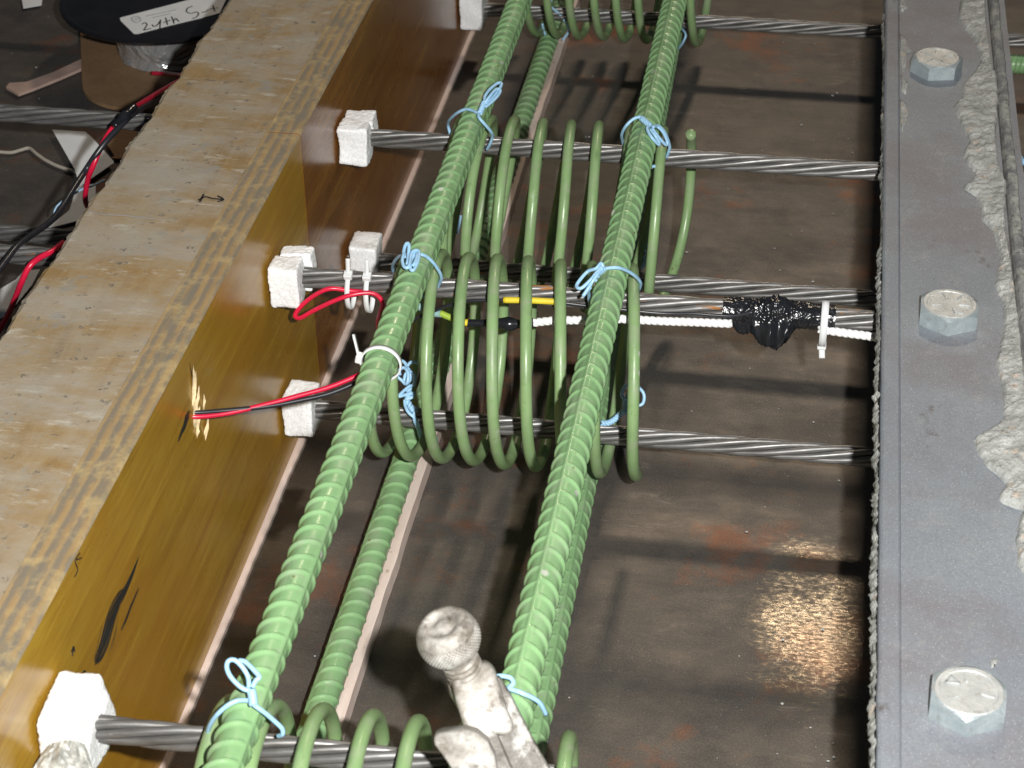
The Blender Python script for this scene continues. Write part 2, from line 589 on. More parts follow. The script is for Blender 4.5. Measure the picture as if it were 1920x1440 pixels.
def panel(ya, yb, mat, lab):
    mb = MB()
    yy = np.arange(ya, yb + .1, 8)
    yy[-1] = yb
    for y in yy:
        e = .5 * nz(y, 1, 7, .08)
        for x, z in ((-26.6, 4.2), (-.6, 4.2), (0, 5), (0, FH - 1.6 + e), (-1.2, FH + .2 + e * .6), (-26.6, FH + .2)):
            mb.v.append((x, y, z))
    for i in range(len(yy) - 1):
        for j in range(6):
            a, b = i * 6 + j, i * 6 + (j + 1) % 6
            mb.f.append((a, b, b + 6, a + 6)); mb.m.append(1 if j in (3, 4) else 0)
    mb.f.append(tuple(range(6))); mb.m.append(0)
    mb.f.append(tuple((len(yy) - 1) * 6 + j for j in range(5, -1, -1))); mb.m.append(0)
    o = mb.build("plywood_panel", mat, form, smooth=False, mats=[M['ply_edge']])
    o["label"] = lab
    return o


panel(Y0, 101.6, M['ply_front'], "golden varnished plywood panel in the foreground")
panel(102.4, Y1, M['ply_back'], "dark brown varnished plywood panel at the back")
# pale strip at the foot of the form
mb = MB()
yy = np.arange(Y0, Y1, 6.0)
for y in yy:
    w = 5.0 + 1.2 * nz(y, 2, 2, .02) + .5 * nz(y, 7, 2, .1)
    for x, z in ((-20, 0.1), (w, 0.1), (w - .4, 3.2), (w - 1.4, 4.0), (-20, 4.0)): mb.v.append((x, y, z))
for i in range(len(yy) - 1):
    for j in range(5):
        a, b = i * 5 + j, i * 5 + (j + 1) % 5
        mb.f.append((a, b, b + 5, a + 5))
mb.f.append((0, 1, 2, 3, 4)); mb.f.append(tuple((len(yy) - 1) * 5 + j for j in (4, 3, 2, 1, 0)))
make("bottom_strip", mb.v, mb.f, M['strip'], form, smooth=False)


NX = (1, 0, 0); NZ = (0, 0, 1)


def flat_poly(name, pts, thick, nrm, mat, parent, jit=0.0):
    """thin plate whose outline is pts (mm, world), standing 'thick' proud along nrm"""
    P = np.asarray(pts, float)
    if jit:
        Q = []
        for i in range(len(P)):
            a, b = P[i], P[(i + 1) % len(P)]
            for t in (0, .25, .5, .75): Q.append(a + (b - a) * t)
        P = np.array(Q)
        P = P + rng.normal(0, jit, P.shape) * (1 - np.abs(np.asarray(nrm)))
    n = len(P)
    V = np.vstack([P, P + np.asarray(nrm, float) * thick])
    F = [tuple(range(n - 1, -1, -1)), tuple(range(n, 2 * n))] + [(i, (i + 1) % n, n + (i + 1) % n, n + i) for i in range(n)]
    return make(name, V, F, mat, parent, smooth=False)


# dark brushed marks on the panel face: many overlapping bristle strokes
def brush(line, width, n, wmin=.4, wmax=1.5, seed=1):
    rg = np.random.default_rng(seed)
    C_ = spline([onx(x, y, 0) for x, y in line], 12)
    s_ = np.linspace(0, 1, len(C_))
    wd_ = np.interp(s_, np.linspace(0, 1, len(width)), width)
    T_ = np.gradient(C_, axis=0); T_ /= np.linalg.norm(T_, axis=1)[:, None]
    S_ = np.cross(T_, (1, 0, 0))
    mb = MB()
    for k in range(n):
        a_ = rg.random() * .75; b_ = min(1, a_ + .15 + rg.random() * .5)
        i0, i1 = int(a_ * (len(C_) - 1)), max(int(a_ * (len(C_) - 1)) + 3, int(b_ * (len(C_) - 1)))
        o_ = rg.normal(0, .36)
        P_ = C_[i0:i1 + 1] + S_[i0:i1 + 1] * (o_ * wd_[i0:i1 + 1])[:, None] + np.array([.06 + .1 * rg.random(), 0, 0])
        w_ = np.interp(np.linspace(0, 1, len(P_)), [0, .2, .8, 1], [.15, 1, 1, .15]) * (wmin + (wmax - wmin) * rg.random())
        if len(P_) > 2: mb.add(*ribbon(P_, NX, w_, .08))
    o = mb.build("stain_mark", M['ink'], form, False)
    o["kind"] = "stuff"


brush([(262, 1040), (248, 1075), (233, 1110), (222, 1128), (208, 1160), (198, 1195), (188, 1222), (177, 1242)], [1.2, 3, 4, 8, 12, 12, 9, 4], 120, .3, 1.0, seed=3)
brush([(262, 1098), (248, 1130), (237, 1160), (227, 1182)], [1, 1.8, 1.6, .8], 26, .3, .9, seed=4)
brush([(355, 676), (359, 702), (363, 726), (363, 744)], [1.2, 1.6, 2.2, 2.0], 30, .3, .9, seed=5)
brush([(356, 770), (349, 786), (343, 804), (334, 828)], [4, 4.5, 2.5, 1], 60, .4, 1.2, seed=6)
brush([(367, 800), (370, 810), (372, 818)], [1, 2.0, 1], 16, .4, .9, seed=7)
# hand written strokes on form face and top


def strokes(name, lines, plane, w, mat, parent, thick=.35, nrm=NZ):
    mb = MB()
    for ln in lines:
        P = spline([plane(x, y) for x, y in ln], 6) if len(ln) > 2 else np.array([plane(x, y) for x, y in ln], float)
        V, F = ribbon(P, nrm, w, thick)
        mb.add(V, F)
    return mb.build(name, mat, parent, smooth=False)


strokes("pen_mark", [[(372, 375), (385, 369), (398, 372), (418, 374)], [(375, 378), (382, 364)], [(408, 367), (419, 374), (408, 378)]], lambda x, y: onz(x, y, FH + .4), 1.3, M['ink'], form)
strokes("pen_mark", [[(137, 1212), (136, 1230)], [(134, 1222), (138, 1213), (140, 1222)]], lambda x, y: onx(x, y, .2), 1.1, M['ink'], form, nrm=NX)
strokes("pen_mark", [[(153, 1266), (158, 1258), (161, 1264), (158, 1276)]], lambda x, y: onx(x, y, .2), 1.0, M['ink'], form, nrm=NX)
strokes("pen_mark", [[(150, 1037), (141, 1052), (146, 1068), (140, 1082)], [(143, 1050), (153, 1046)]], lambda x, y: onx(x, y, .2), .7, M['ink'], form, nrm=NX)
strokes("pen_mark", [[(165, 395), (190, 401), (235, 404), (290, 410)]], lambda x, y: onz(x, y, FH + .3), .6, M['print'], form)
# splintered hole where the leads come through
hc = onx(365, 765)
rs = np.random.default_rng(12)
for q in range(26):
    u = rs.random()
    dz = -17 + 40 * u; dy = rs.normal(0, 3.6) * (1.15 - abs(u - .5) * 1.6) + dz * .12
    L = 10 + 16 * rs.random(); w = 1.6 + 2.4 * rs.random(); a = rs.normal(.1, .22)
    if q > 22: dy += 14; dz -= 10
    d = np.array([0, math.sin(a) * .8 + .25, math.cos(a)]); d /= np.linalg.norm(d)
    s = np.cross((1, 0, 0), d)
    c0 = hc + np.array([0, dy, dz])
    V = [c0 - d * L / 2 + (-.2, 0, 0), c0 + s * w / 2 - d * 2 + (.2, 0, 0), c0 + d * L / 2 + (.2 + rng.random() * 2.6, 0, 0), c0 - s * w / 2 + (.2, 0, 0), c0 + (.9 + rng.random() * 1.6, 0, 0) + d * rng.normal(0, 2)]
    make("splinter", V, [(0, 1, 4), (1, 2, 4), (2, 3, 4), (3, 0, 4), (3, 2, 1, 0)], M['wood_raw'], form, smooth=False)

# ------------------------------------------------------------------ strands
ZU, ZL = 176.4, 56.6
SY = dict(S1=(757.7, ZL), S2=(223.3, ZU), S3=(223.3, ZL), S4=(0.0, ZU), S5=(0.0, ZL), S6=(-472.3, ZU))
RW, LAY = 2.62, 185.0


def wire_mesh(xa, xb, mat):
    xs = np.arange(xa, xb + 1, 6.0)
    ph = -xs / LAY * 2 * math.pi
    P = np.stack([xs, 2 * RW * .985 * np.cos(ph), 2 * RW * .985 * np.sin(ph)], 1)
    V, F = tube(P, RW, 10)
    me = bpy.data.meshes.new("wire")
    me.from_pydata((V / 1000).tolist(), [], F)
    me.materials.append(mat)
    me.polygons.foreach_set("use_smooth", [True] * len(me.polygons))
    return me


WM = wire_mesh(-700, 1000, M['strand'])
WMR = wire_mesh(-700, 1000, M['strand_rusty'])
CORE = bpy.data.meshes.new("core_wire")
_v, _f = tube(np.array([(-700, 0, 0), (1000, 0, 0)], float), RW, 10)
CORE.from_pydata((_v / 1000).tolist(), [], _f); CORE.materials.append(M['strand'])
SLAB = dict(S1="far steel strand through the bottom of the topmost green spiral",
            S2="upper steel strand through the second green spiral from the top",
            S3="lower steel strand half hidden behind the rusty taped strand",
            S4="rust spotted steel strand wrapped with black tape, white cord below it",
            S5="steel strand through the bottom of the middle spiral, below the black tape",
            S6="nearest steel strand leaving the big foam block at bottom left")
SX = dict(S1=0, S2=.4, S3=1.1, S4=1.9, S5=2.3, S6=.9)
for kx, (y, z) in SY.items():
    e = empty("steel_strand", (0, y, z), SLAB[kx], "strand", "prestressing strands")
    for i in range(6):
        o = bpy.data.objects.new("wire", WMR if kx == "S4" else WM)
        COL.objects.link(o); o.parent = e
        o.rotation_euler = (SX[kx] + i * math.pi / 3, 0, 0)
    o = bpy.data.objects.new("core_wire", CORE)
    COL.objects.link(o); o.parent = e

# ------------------------------------------------------------------ ribbed bars
RB = 10.8


def bar_mesh(length=1800, step=1.0, na=60):
    ys = np.arange(0, length, step)
    a = np.arange(na) / na * 2 * math.pi                      # 0 = seam
    A, Yg = np.meshgrid(a, ys)
    half = np.mod(A, math.pi)                                 # position across each half
    side = np.where(A < math.pi, 1.0, -1.0)
    cres = np.clip(np.sin(half), 0, 1) ** .55
    lean = (half - math.pi / 2) * 3.6 * side
    ph = np.mod(Yg + lean + np.where(side > 0, 0, 6.5) * 0.4, 13.6) - 6.8
    rib = np.where(ph < 0, np.exp(-(np.abs(ph) / 1.5) ** 2.2), np.exp(-(np.abs(ph) / .95) ** 4)) * 1.85 * cres * (1 + .12 * np.sin(Yg * .83) * np.sin(Yg * .37))
    sd = np.minimum(np.abs(np.mod(A + math.pi / 2, math.pi) - math.pi / 2), 9)
    seam = np.exp(-(sd / .13) ** 4) * 1.0
    r = 9.45 + np.maximum(rib, seam) + .1 * np.sin(Yg * .11 + 3 * np.sin(A))
    V = np.stack([r * np.sin(A), Yg, r * np.cos(A)], -1).reshape(-1, 3)
    n = len(ys)
    F = [(i * na + j, (i + 1) * na + j, (i + 1) * na + (j + 1) % na, i * na + (j + 1) % na) for i in range(n - 1) for j in range(na)]
    F += [tuple(range(na)), tuple((n - 1) * na + j for j in range(na - 1, -1, -1))]
    me = bpy.data.meshes.new("ribbed_bar")
    me.from_pydata((V / 1000).tolist(), [], F)
    me.materials.append(M['bar'])
    me.polygons.foreach_set("use_smooth", [True] * len(me.polygons))
    return me


BM = bar_mesh()
ZRU, ZRL = 206.5, 24.3


def bar(loc, seam, label, rz=0.0):
    o = bpy.data.objects.new("reinforcing_bar", BM)
    COL.objects.link(o)
    o.location = Vector(loc) / 1000
    o.rotation_euler = (0, seam, rz)
    return tag(o, label, "rebar", "green epoxy coated bars")


bar((115.4, -760, ZRU), 1.0, "upper left green ribbed bar lying on the spirals, nearest the wooden form")
bar((254.8, -765, ZRU), -.12, "upper right green ribbed bar lying on the spirals, chevron ribs visible")
bar((96.9, -750, ZRL), 2.2, "lower left green ribbed bar under the spirals, on the pink strip")
bar((243.0, -757, ZRL), .5, "lower right green ribbed bar, half hidden beneath the upper right bar", .0092)


def floor_strip(xa, xb, z, label, edge, mat='strip', emat='orange', slope=0.0):
    mb = MB()
    yy = np.arange(-760, 1050, 9.0)
    for y in yy:
        j = .7 * nz(y, xa, 3, .03) + .4 * nz(y, xa, 9, .14)
        for x, zz in ((xa, 0.2), (xb + j, .2), (xb + j - .5, z - .6), (xb - 1.5 + j, z), (xa + edge, z), (xa, z - 1)): mb.v.append((x - slope * (y + 200), y, zz))
    for i in range(len(yy) - 1):
        for q in range(6):
            a, b = i * 6 + q, i * 6 + (q + 1) % 6
            mb.f.append((a, b, b + 6, a + 6)); mb.m.append(1 if q >= 4 else 0)
    mb.f.append(tuple(range(6))); mb.m.append(0)
    mb.f.append(tuple((len(yy) - 1) * 6 + q for q in range(5, -1, -1))); mb.m.append(0)
    o = mb.build("bar_support_strip", M[mat], None, False, [M[emat]])
    return tag(o, label, "strip")


floor_strip(90, 111.5, 13.4, "pale pink wooden strip under the lower left green bar", 14.0)
floor_strip(228, 245.0, 13.4, "crusty grey strip under the lower right green bar", 6.0, "concrete", "concrete", .0092)

# ------------------------------------------------------------------ spirals
ZC, RC, RWI = 115.4, 76.0, 4.3


def spiral(yc, apex, front, bottom, back, th0, start, end, label):
    """x of the wire at the apex, front, bottom and back of every turn; start / end in turns from first / last apex"""
    K = []
    for i in range(len(apex)):
        K += [(i, apex[i]), (i + .25, front[i]), (i + .5, bottom[i]), (i + .75, back[i])]
    K = np.array(K)
    n0 = np.array([(K[0, 0] - .25, K[3, 1] - (K[4, 1] - K[0, 1])), (K[0, 0] - .5, K[2, 1] - (K[4, 1] - K[0, 1]))])[::-1]
    K = np.vstack([n0, K])
    t = np.arange(start, len(apex) - 1 + end, 1 / 72)
    X = np.interp(t, K[:, 0], K[:, 1])
    ker = np.hanning(23)[1:-1]; ker /= ker.sum()
    X = np.convolve(np.pad(X, 10, mode='reflect', reflect_type='odd'), ker, 'valid')
    th = np.radians(th0) + t * 2 * math.pi
    wob = 1 + .006 * np.sin(t * 2.1 + yc)
    P = np.stack([X, yc - RC * wob * np.sin(th), ZC + RC * wob * np.cos(th)], 1)
    V, F = tube(P, RWI, 14)
    o = make("spiral_reinforcement", V, F, M['spiral'])
    return tag(o, label, "spiral", "green wire spirals round the strands")


def lagged(ap, f, b, k):
    nx = ap[1:] + [ap[-1] + 24]
    return ap, [a + f for a in ap], [a + b for a in ap], [c + k for c in nx]


AA = [100, 122.7, 142.1, 165.6, 189, 211.8, 238.5, 266.1]
spiral(223.3, AA, [99, 118.7, 144.0, 171.7, 197.5, 219.9, 245, 270.2], [97, 114, 137, 162, 186, 210, 235, 264], [103.9, 122, 146, 170.4, 197.2, 224, 252.5, 287], -30, -.35, .975, "green wire spiral second from the top, its cut end pointing up at right")
spiral(0.0, [97, 120.1, 140.4, 161.4, 184.4, 208.9, 232.8, 262.6], [103.2, 128.4, 151.2, 176.5, 201, 225.7, 250, 277.7], [109.7, 133.4, 157.7, 180.8, 204.5, 228, 252.1, 278.7],
       [114.3, 136.9, 159.5, 181, 203, 226, 254, 282], -34.4, -.65, .52, "green wire spiral in the middle, in front, with wires and white cord inside")
spiral(757.7, *lagged([73, 96, 119, 145, 168, 191, 217, 245], 7, 16, -3), -23, -.3, .86, "green wire spiral at the top edge, only its lower loops in view")
spiral(-487, *lagged([92, 116.7, 143.6, 171.8, 197.1, 225, 253, 280.7], 8, 17, -3), -48, -.35, .5, "green wire spiral at the bottom edge beside the clamp, only its top loops in view")

# ------------------------------------------------------------------ steel channel at right
XC, ZCH = 443.0, 203.0
chan = empty("steel_channel", (490, 0, ZCH - 10), "grey steel channel with hex bolts and concrete crust along the right", "channel")
yy = np.arange(-760, 1060, 7.0)


def sweep(name, secf, mat, smooth=False, step=None):
    mb = MB()
    ys_ = yy if step is None else np.arange(-760, 1060, step)
    k = None
    for y in ys_:
        s = secf(y); k = len(s)
        mb.v += [(x, y, z) for x, z in s]
    for i in range(len(ys_) - 1):
        for q in range(k):
            a, b = i * k + q, i * k + (q + 1) % k
            mb.f.append((a, b, b + k, a + k))
    mb.f.append(tuple(range(k))); mb.f.append(tuple((len(ys_) - 1) * k + q for q in range(k - 1, -1, -1)))
    return make(name, mb.v, mb.f, mat, chan, smooth)


sweep("web", lambda y: [(XC + 8, ZCH - 9), (550, ZCH - 9), (550, ZCH), (XC + 13.5, ZCH), (XC + 8, ZCH - .2)], M['channel'])


def lip(y):
    e = .5 * nz(y, 3, 3, .03)
    return [(XC + 8, ZCH - 9), (XC + 13.2, ZCH - .2), (XC + 12.4, ZCH + 1.1), (XC + 11.4, ZCH + 1.8), (XC + 2.2 + e, ZCH + 2.4), (XC + .8 + e, ZCH + 1.8), (XC + e, ZCH + .6), (XC + e, ZCH - 12), (XC + 6, ZCH - 13)]


sweep("edge_lip", lip, M['channel'])


def flange(y):
    e = .7 * nz(y, 8, 3, .035) + .6 * nz(y, 8, 6, .12) + .4 * nz(y, 8, 2, .4)
    return [(534.5, ZCH - .2), (544 + e, ZCH - 12), (543.8 + e, ZCH + 6 + e), (542.6 + e, ZCH + 7.8 + e), (538.6 + e * .5, ZCH + 8.4 + e), (536.6, ZCH + 7 + e), (535.2, ZCH + 4)]


sweep("side_flange", flange, M['flange'], False, 2.5)

# concrete crust along the right flange: traced inner edge
IN = [(1800, -40), (1800, 5), (1796, 30), (1812, 55), (1830, 75), (1835, 95), (1838, 115), (1826, 135), (1812, 150), (1802, 165), (1807, 182), (1788, 195), (1795, 215), (1803, 235), (1815, 255), (1817, 265), (1806, 285), (1812, 302), (1828, 320), (1824, 338), (1806, 350), (1830, 365), (1838, 385), (1842, 410), (1863, 432), (1876, 479), (1865, 531), (1880, 561), (1882, 600), (1880, 621), (1867, 677), (1880, 724), (1882, 780), (1865, 798), (1828, 819), (1832, 843), (1850, 870), (1876, 892), (1886, 905), (1871, 927), (1880, 940), (1918, 953), (1905, 1002), (1909, 1055), (1925, 1081), (1940, 1200), (1950, 1440)]
INW = np.array([onz(x, y, ZCH + 2) for x, y in IN])
order = np.argsort(INW[:, 1])
INW = INW[order]
# outer edge of the crust (bare flange shows beyond it)
OUT = [(1846, -40), (1850, 50), (1858, 100), (1862, 135), (1874, 138), (1870, 200), (1868, 260), (1872, 300), (1878, 330), (1888, 345), (1884, 420), (1895, 480), (1905, 560), (1925, 700), (1950, 900)]
OUTW = np.array([onz(x, y, ZCH + 4) for x, y in OUT]); OUTW = OUTW[np.argsort(OUTW[:, 1])]
mb = MB()
cy = np.arange(-640, 520, 1.6)
NJ = 26
for y in cy:
    xi = np.interp(y, INW[:, 1], INW[:, 0]) + .8 * nz(y, 1, 1, .25) + .5 * nz(y, 1, 5, .7)
    xo = min(535.6, np.interp(y, OUTW[:, 1], OUTW[:, 0]) + 1.0 * nz(y, 4, 1, .2))
    xo = max(xo, xi + 3)
    wdt = xo - xi
    for j in range(NJ):
        t = j / (NJ - 1)
        x = xi + wdt * t
        edge = min(1, t * wdt / 2.2)
        tail = min(1, (1 - t) * wdt / 1.5)
        zt = (1.6 + 2.2 * min(1, wdt / 22) + 4.5 * t) * math.sqrt(edge) * (.35 + .65 * tail)
        zt += edge * (1.3 * nz(x, y, 0, .07) + 1.0 * nz(x, y, 3, .22) + .9 * nz(x, y, 7, .5) + .5 * nz(x, y, 9, 1.1))
        mb.v.append((x, y, ZCH - .3 + max(.05, zt)))
for i in range(len(cy) - 1):
    for j in range(NJ - 1):
        a = i * NJ + j
        mb.f.append((a, a + 1, a + NJ + 1, a + NJ))
cr = make("concrete_crust", mb.v, mb.f, M['concrete'], chan, True)


def patch(pts, h=1.8):
    P = np.array([onz(x, y, ZCH + .6) for x, y in pts])
    c = P.mean(0)
    mb = MB()
    n = len(P) * 3
    Q = np.array([P[i // 3] + (P[(i // 3 + 1) % len(P)] - P[i // 3]) * (i % 3) / 3 for i in range(n)])
    Q += rng.normal(0, .35, Q.shape)
    rings = [(1, -.7), (.93, h * .6), (.75, h), (.45, h * 1.1)]
    for s, hh in rings:
        for q in Q:
            v = c + (q - c) * s
            mb.v.append((v[0], v[1], ZCH + .3 + hh + rng.normal(0, .25)))
    mb.v.append((c[0], c[1], ZCH + .3 + h))
    for r_ in range(len(rings) - 1):
        for i in range(n):
            a, b = r_ * n + i, r_ * n + (i + 1) % n
            mb.f.append((a, b, b + n, a + n))
    for i in range(n):
        mb.f.append(((len(rings) - 1) * n + i, (len(rings) - 1) * n + (i + 1) % n, len(rings) * n))
    make("concrete_crust", mb.v, mb.f, M['concrete'], chan, True)


patch([(1687, 62), (1697, 70), (1702, 85), (1710, 95), (1700, 100), (1698, 125), (1693, 135), (1687, 120)])
patch([(1688, 140), (1700, 150), (1705, 160), (1697, 177), (1690, 170)])
patch([(1688, 185), (1700, 195), (1704, 215), (1699, 235), (1692, 247), (1688, 230)])
patch([(1687, -20), (1696, 0), (1700, 15), (1692, 22), (1687, 15)])
patch([(1855, 1243), (1868, 1236), (1872, 1241), (1866, 1249), (1857, 1249)], 1.5)
# ragged mortar hanging along the left edge
mb = MB()
cy = np.arange(-640, 620, 1.7)
NJ = 9
for y in cy:
    amp = 1.5 + 2.0 * max(0, nz(y, 1, 40, .012) + .2) + (1.6 if y < 60 else 0)
    for j in range(NJ):
        t = j / (NJ - 1)
        prof = math.sin(min(1, t * 1.15 + .05) * math.pi) ** .5 if t < .87 else .25
        out = amp * prof * (.7 + .9 * abs(nz(y, t * 9, 3, .09)) + .7 * nz(y, t * 30, 5, .3))
        mb.v.append((XC + .6 - max(0, out), y, ZCH + 1.0 - t * 16 + .6 * nz(y, t * 3, 8, .2)))
for i in range(len(cy) - 1):
    for j in range(NJ - 1):
        a = i * NJ + j
        mb.f.append((a, a + NJ, a + NJ + 1, a + 1))
make("mortar_edge", mb.v, mb.f, M['concrete'], chan, True)


# hex bolts
def hexbolt(px, py, rotz, letters):
    c = onz(px, py, ZCH + 10)
    c[2] = ZCH
    ap, hgt = 19.2, 13.0
    mb = MB()
    n = 48
    rc = ap / math.cos(math.pi / 6)
    rings = []
    def hexr(a):
        m = (a + math.pi / 6) % (math.pi / 3) - math.pi / 6
        return ap / math.cos(m)
    for z, fn in ((0.05, lambda a: hexr(a)), (hgt - 3.4, lambda a: hexr(a)), (None, lambda a: hexr(a)), (hgt - .5, lambda a: ap * .955), (hgt, lambda a: ap * .92), (hgt, lambda a: ap * .80), (hgt - .45, lambda a: ap * .78), (hgt - .45, lambda a: ap * .3)):
        for i in range(n):
            a = i / n * 2 * math.pi
            r_ = fn(a)
            zz = z if z is not None else hgt - .6 - (r_ - ap) * .75
            mb.v.append((c[0] + r_ * math.cos(a + rotz), c[1] + r_ * math.sin(a + rotz), c[2] + zz))
    mb.v.append((c[0], c[1], c[2] + hgt - .45))
    for k_ in range(7):
        for i in range(n):
            a, b = k_ * n + i, k_ * n + (i + 1) % n
            mb.f.append((a, b, b + n, a + n))
    for i in range(n): mb.f.append((7 * n + i, 7 * n + (i + 1) % n, 8 * n))
    o = make("hex_bolt", mb.v, mb.f, M['zinc'], chan, False, mats=[M['zinc_top']], midx=[0] * (3 * n) + [1] * (len(mb.f) - 3 * n))
    mb = MB()
    def seg(p, q, w=1.1):
        P = np.array([[c[0] + p[0], c[1] + p[1], c[2] + hgt - .1], [c[0] + q[0], c[1] + q[1], c[2] + hgt - .1]])
        mb.add(*ribbon(P, (0, 0, 1), w, 1.1))
    for a in letters['rad']:
        seg((6.5 * math.cos(a), 6.5 * math.sin(a)), (13.2 * math.cos(a), 13.2 * math.sin(a)))
    for p, q in letters['seg']: seg(p, q)
    mk = make("head_marking", mb.v, mb.f, M['zinc_top'], None, False)
    mk.parent = o
    mk.location = -Vector(chan.location)
    return o


hexbolt(1757, 112, math.radians(-18), dict(rad=[.3, 1.7, 2.6, 4.0, 5.2], seg=[((-4, -8), (2, -11))]))
hexbolt(1780, 575, math.radians(-2), dict(rad=[-.1, 1.9, 3.5, 5.0, .9], seg=[((3, -6), (9, -11)), ((9, -11), (5, -12))]))
hexbolt(1816, 1302, math.radians(-4), dict(rad=[-.25, 1.75, 3.8], seg=[((-13, 3), (-9, 10)), ((-9, 10), (-4, 4)), ((-12, 5), (-5, 5))]))


# ------------------------------------------------------------------ foam blocks
def foam(lo, hi, parent=None, label=None, seed=0, cut=None, shear=0.0):
    lo = np.array(lo, float); hi = np.array(hi, float)
    n = 20
    V, F, ix = [], [], {}
    def vid(i, j, k):
        if (i, j, k) not in ix:
            p = np.array([i, j, k]) / n * 2 - 1
            q = np.sign(p) * np.abs(p)
            L = np.abs(p)
            e = np.sort(L)[1]
            rr = 1 - .03 * max(0, e - .86) / .14 - .03 * max(0, L.min() - .86) / .14
            w = lo + (q * rr + 1) / 2 * (hi - lo)
            w = w + np.array([nz(*w, .05) * 1.6, nz(w[1] + 9 * seed, w[2], w[0], .05) * 2.4, nz(w[2], w[0] + 5 * seed, w[1], .05) * 2.4])
            w = w + np.array([nz(*(w + 50), .5), nz(*(w + 80), .5), nz(*(w + 120), .5)]) * .7
            w[1] += shear * (w[2] - lo[2])
            if cut is not None: w = cut(w)
            ix[(i, j, k)] = len(V); V.append(w)
        return ix[(i, j, k)]
    for a in range(n):
        for b in range(n):
            for s in (0, n):
                q = [(s, a, b), (s, a + 1, b), (s, a + 1, b + 1), (s, a, b + 1)]
                F.append([vid(*t) for t in (q if s else q[::-1])])
                q = [(a, s, b), (a, s, b + 1), (a + 1, s, b + 1), (a + 1, s, b)]
                F.append([vid(*t) for t in (q if s else q[::-1])])
                q = [(a, b, s), (a + 1, b, s), (a + 1, b + 1, s), (a, b + 1, s)]
                F.append([vid(*t) for t in (q if s else q[::-1])])
    return make("foam_piece" if parent else "foam_block", V, F, M['foam'], parent, True)


FG = "white foam blocks on the strands"
e = empty("foam_block", (12, 223, 150), "white foam block in two pieces on the upper strand of the second spiral", "foam", FG)
foam((2, 203, 160), (26, 224, 193), e, seed=1)
foam((3, 224.5, 166), (27, 242, 192), e, seed=2)
e = empty("foam_block", (12, 0, 150), "big white foam block on the rusty strand with red wire loop below", "foam", FG)
foam((2, -18, 159), (24, 3, 193), e, seed=3)
foam((6, 3.5, 162), (29, 17, 193), e, seed=4)
tag(foam((3, 206, 38), (27, 238, 78), seed=5), "white foam block directly above the two small white cable ties", "foam", FG)
tag(foam((2, -15, 39), (26, 14, 73), seed=6), "white foam block crossed by the red and black lead pair", "foam", FG)
tag(foam((2, 740, 38), (27, 777, 84), seed=7), "small white foam block at the top edge on the farthest strand", "foam", FG)


def cut6(w):
    if w[2] > 182: w[1] += (w[2] - 182) * .15; w[0] -= (w[2] - 182) * (w[0] / 30) * .35
    return w


tag(foam((2, -492, 158), (30, -452, 196), seed=8, cut=cut6), "largest white foam block at bottom left on the nearest strand", "foam", FG)

# crumpled tape below the nearest foam block
mb = MB()
cp = [(96, 1395), (130, 1390), (158, 1402), (176, 1425), (180, 1470), (40, 1470), (60, 1435)]
P0 = atd(120, 1398, dist((24, -500, 172)))
n_ = 16
for i in range(n_):
    for j in range(n_):
        u, v = i / (n_ - 1), j / (n_ - 1)
        x = 96 + u * 62 + v * (-70 + 100 * u); y = 1396 - 8 * math.sin(u * 3.1) + v * 90
        d = dist((26, -500, 170)) - 6 - 7 * math.sin(u * 3.14) + 2.5 * nz(u * 9, v * 4, 3) * 2 + 1.4 * nz(u * 22, v * 11, 8)
        mb.v.append(tuple(atd(x, y, d)))
for i in range(n_ - 1):
    for j in range(n_ - 1):
        a = i * n_ + j
        mb.f.append((a, a + n_, a + n_ + 1, a + 1))
o = mb.v and make("crumpled_tape", mb.v, mb.f, M['crumple'], None, False)
md = o.modifiers.new("thick", 'SOLIDIFY'); md.thickness = .0006
tag(o, "crumpled grey tape strip below the largest foam block", "tape")


# ------------------------------------------------------------------ blue tie wires
def tie(label, off, sc, parts, r=1.3):
    """parts: ('w', [(x, y, z)...]) plain wire, ('t', [...], turns) twisted pair; x, y read off the photo, z the height in mm"""
    mb = MB()
    for p in parts:
        P = [onz(off[0] + x / sc, off[1] + y / sc, z) for x, y, z in p[1]]
        if p[0] == 'w':
            mb.add(*tube(spline(P, 7), r, 8))
        else:
            for Q in twist(P, r * .95, p[2]): mb.add(*tube(Q, r, 7))
    o = mb.build("tie_wire", M['tie'], None, True)
    return tag(o, label, "tie wire", "blue tie wires")


T = 219.5
tie("blue tie wire on upper left bar, second spiral, long loop pointing up right", (820, 130), 8.47, [
    ('w', [(215, 1060, 180), (170, 880, 190), (205, 790, 202), (320, 690, 214), (450, 635, T), (560, 655, T + 1), (650, 700, T + 1)]),
    ('w', [(650, 700, T + 1), (665, 770, T), (760, 880, 214), (850, 990, 206), (872, 1070, 198), (840, 1180, 190), (785, 1275, 182)]),
    ('t', [(670, 700, T + 1), (710, 620, T + 3), (745, 520, T + 5)], 3),
    ('w', [(745, 520, T + 5), (760, 420, T + 7), (850, 300, T + 9), (970, 215, T + 10), (1020, 235, T + 10), (960, 350, T + 8), (860, 470, T + 6), (770, 550, T + 5)]),
    ('w', [(735, 560, T + 4), (830, 430, T + 9), (930, 320, T + 11), (1000, 330, T + 10), (960, 420, T + 8), (860, 520, T + 6), (760, 600, T + 4)])])
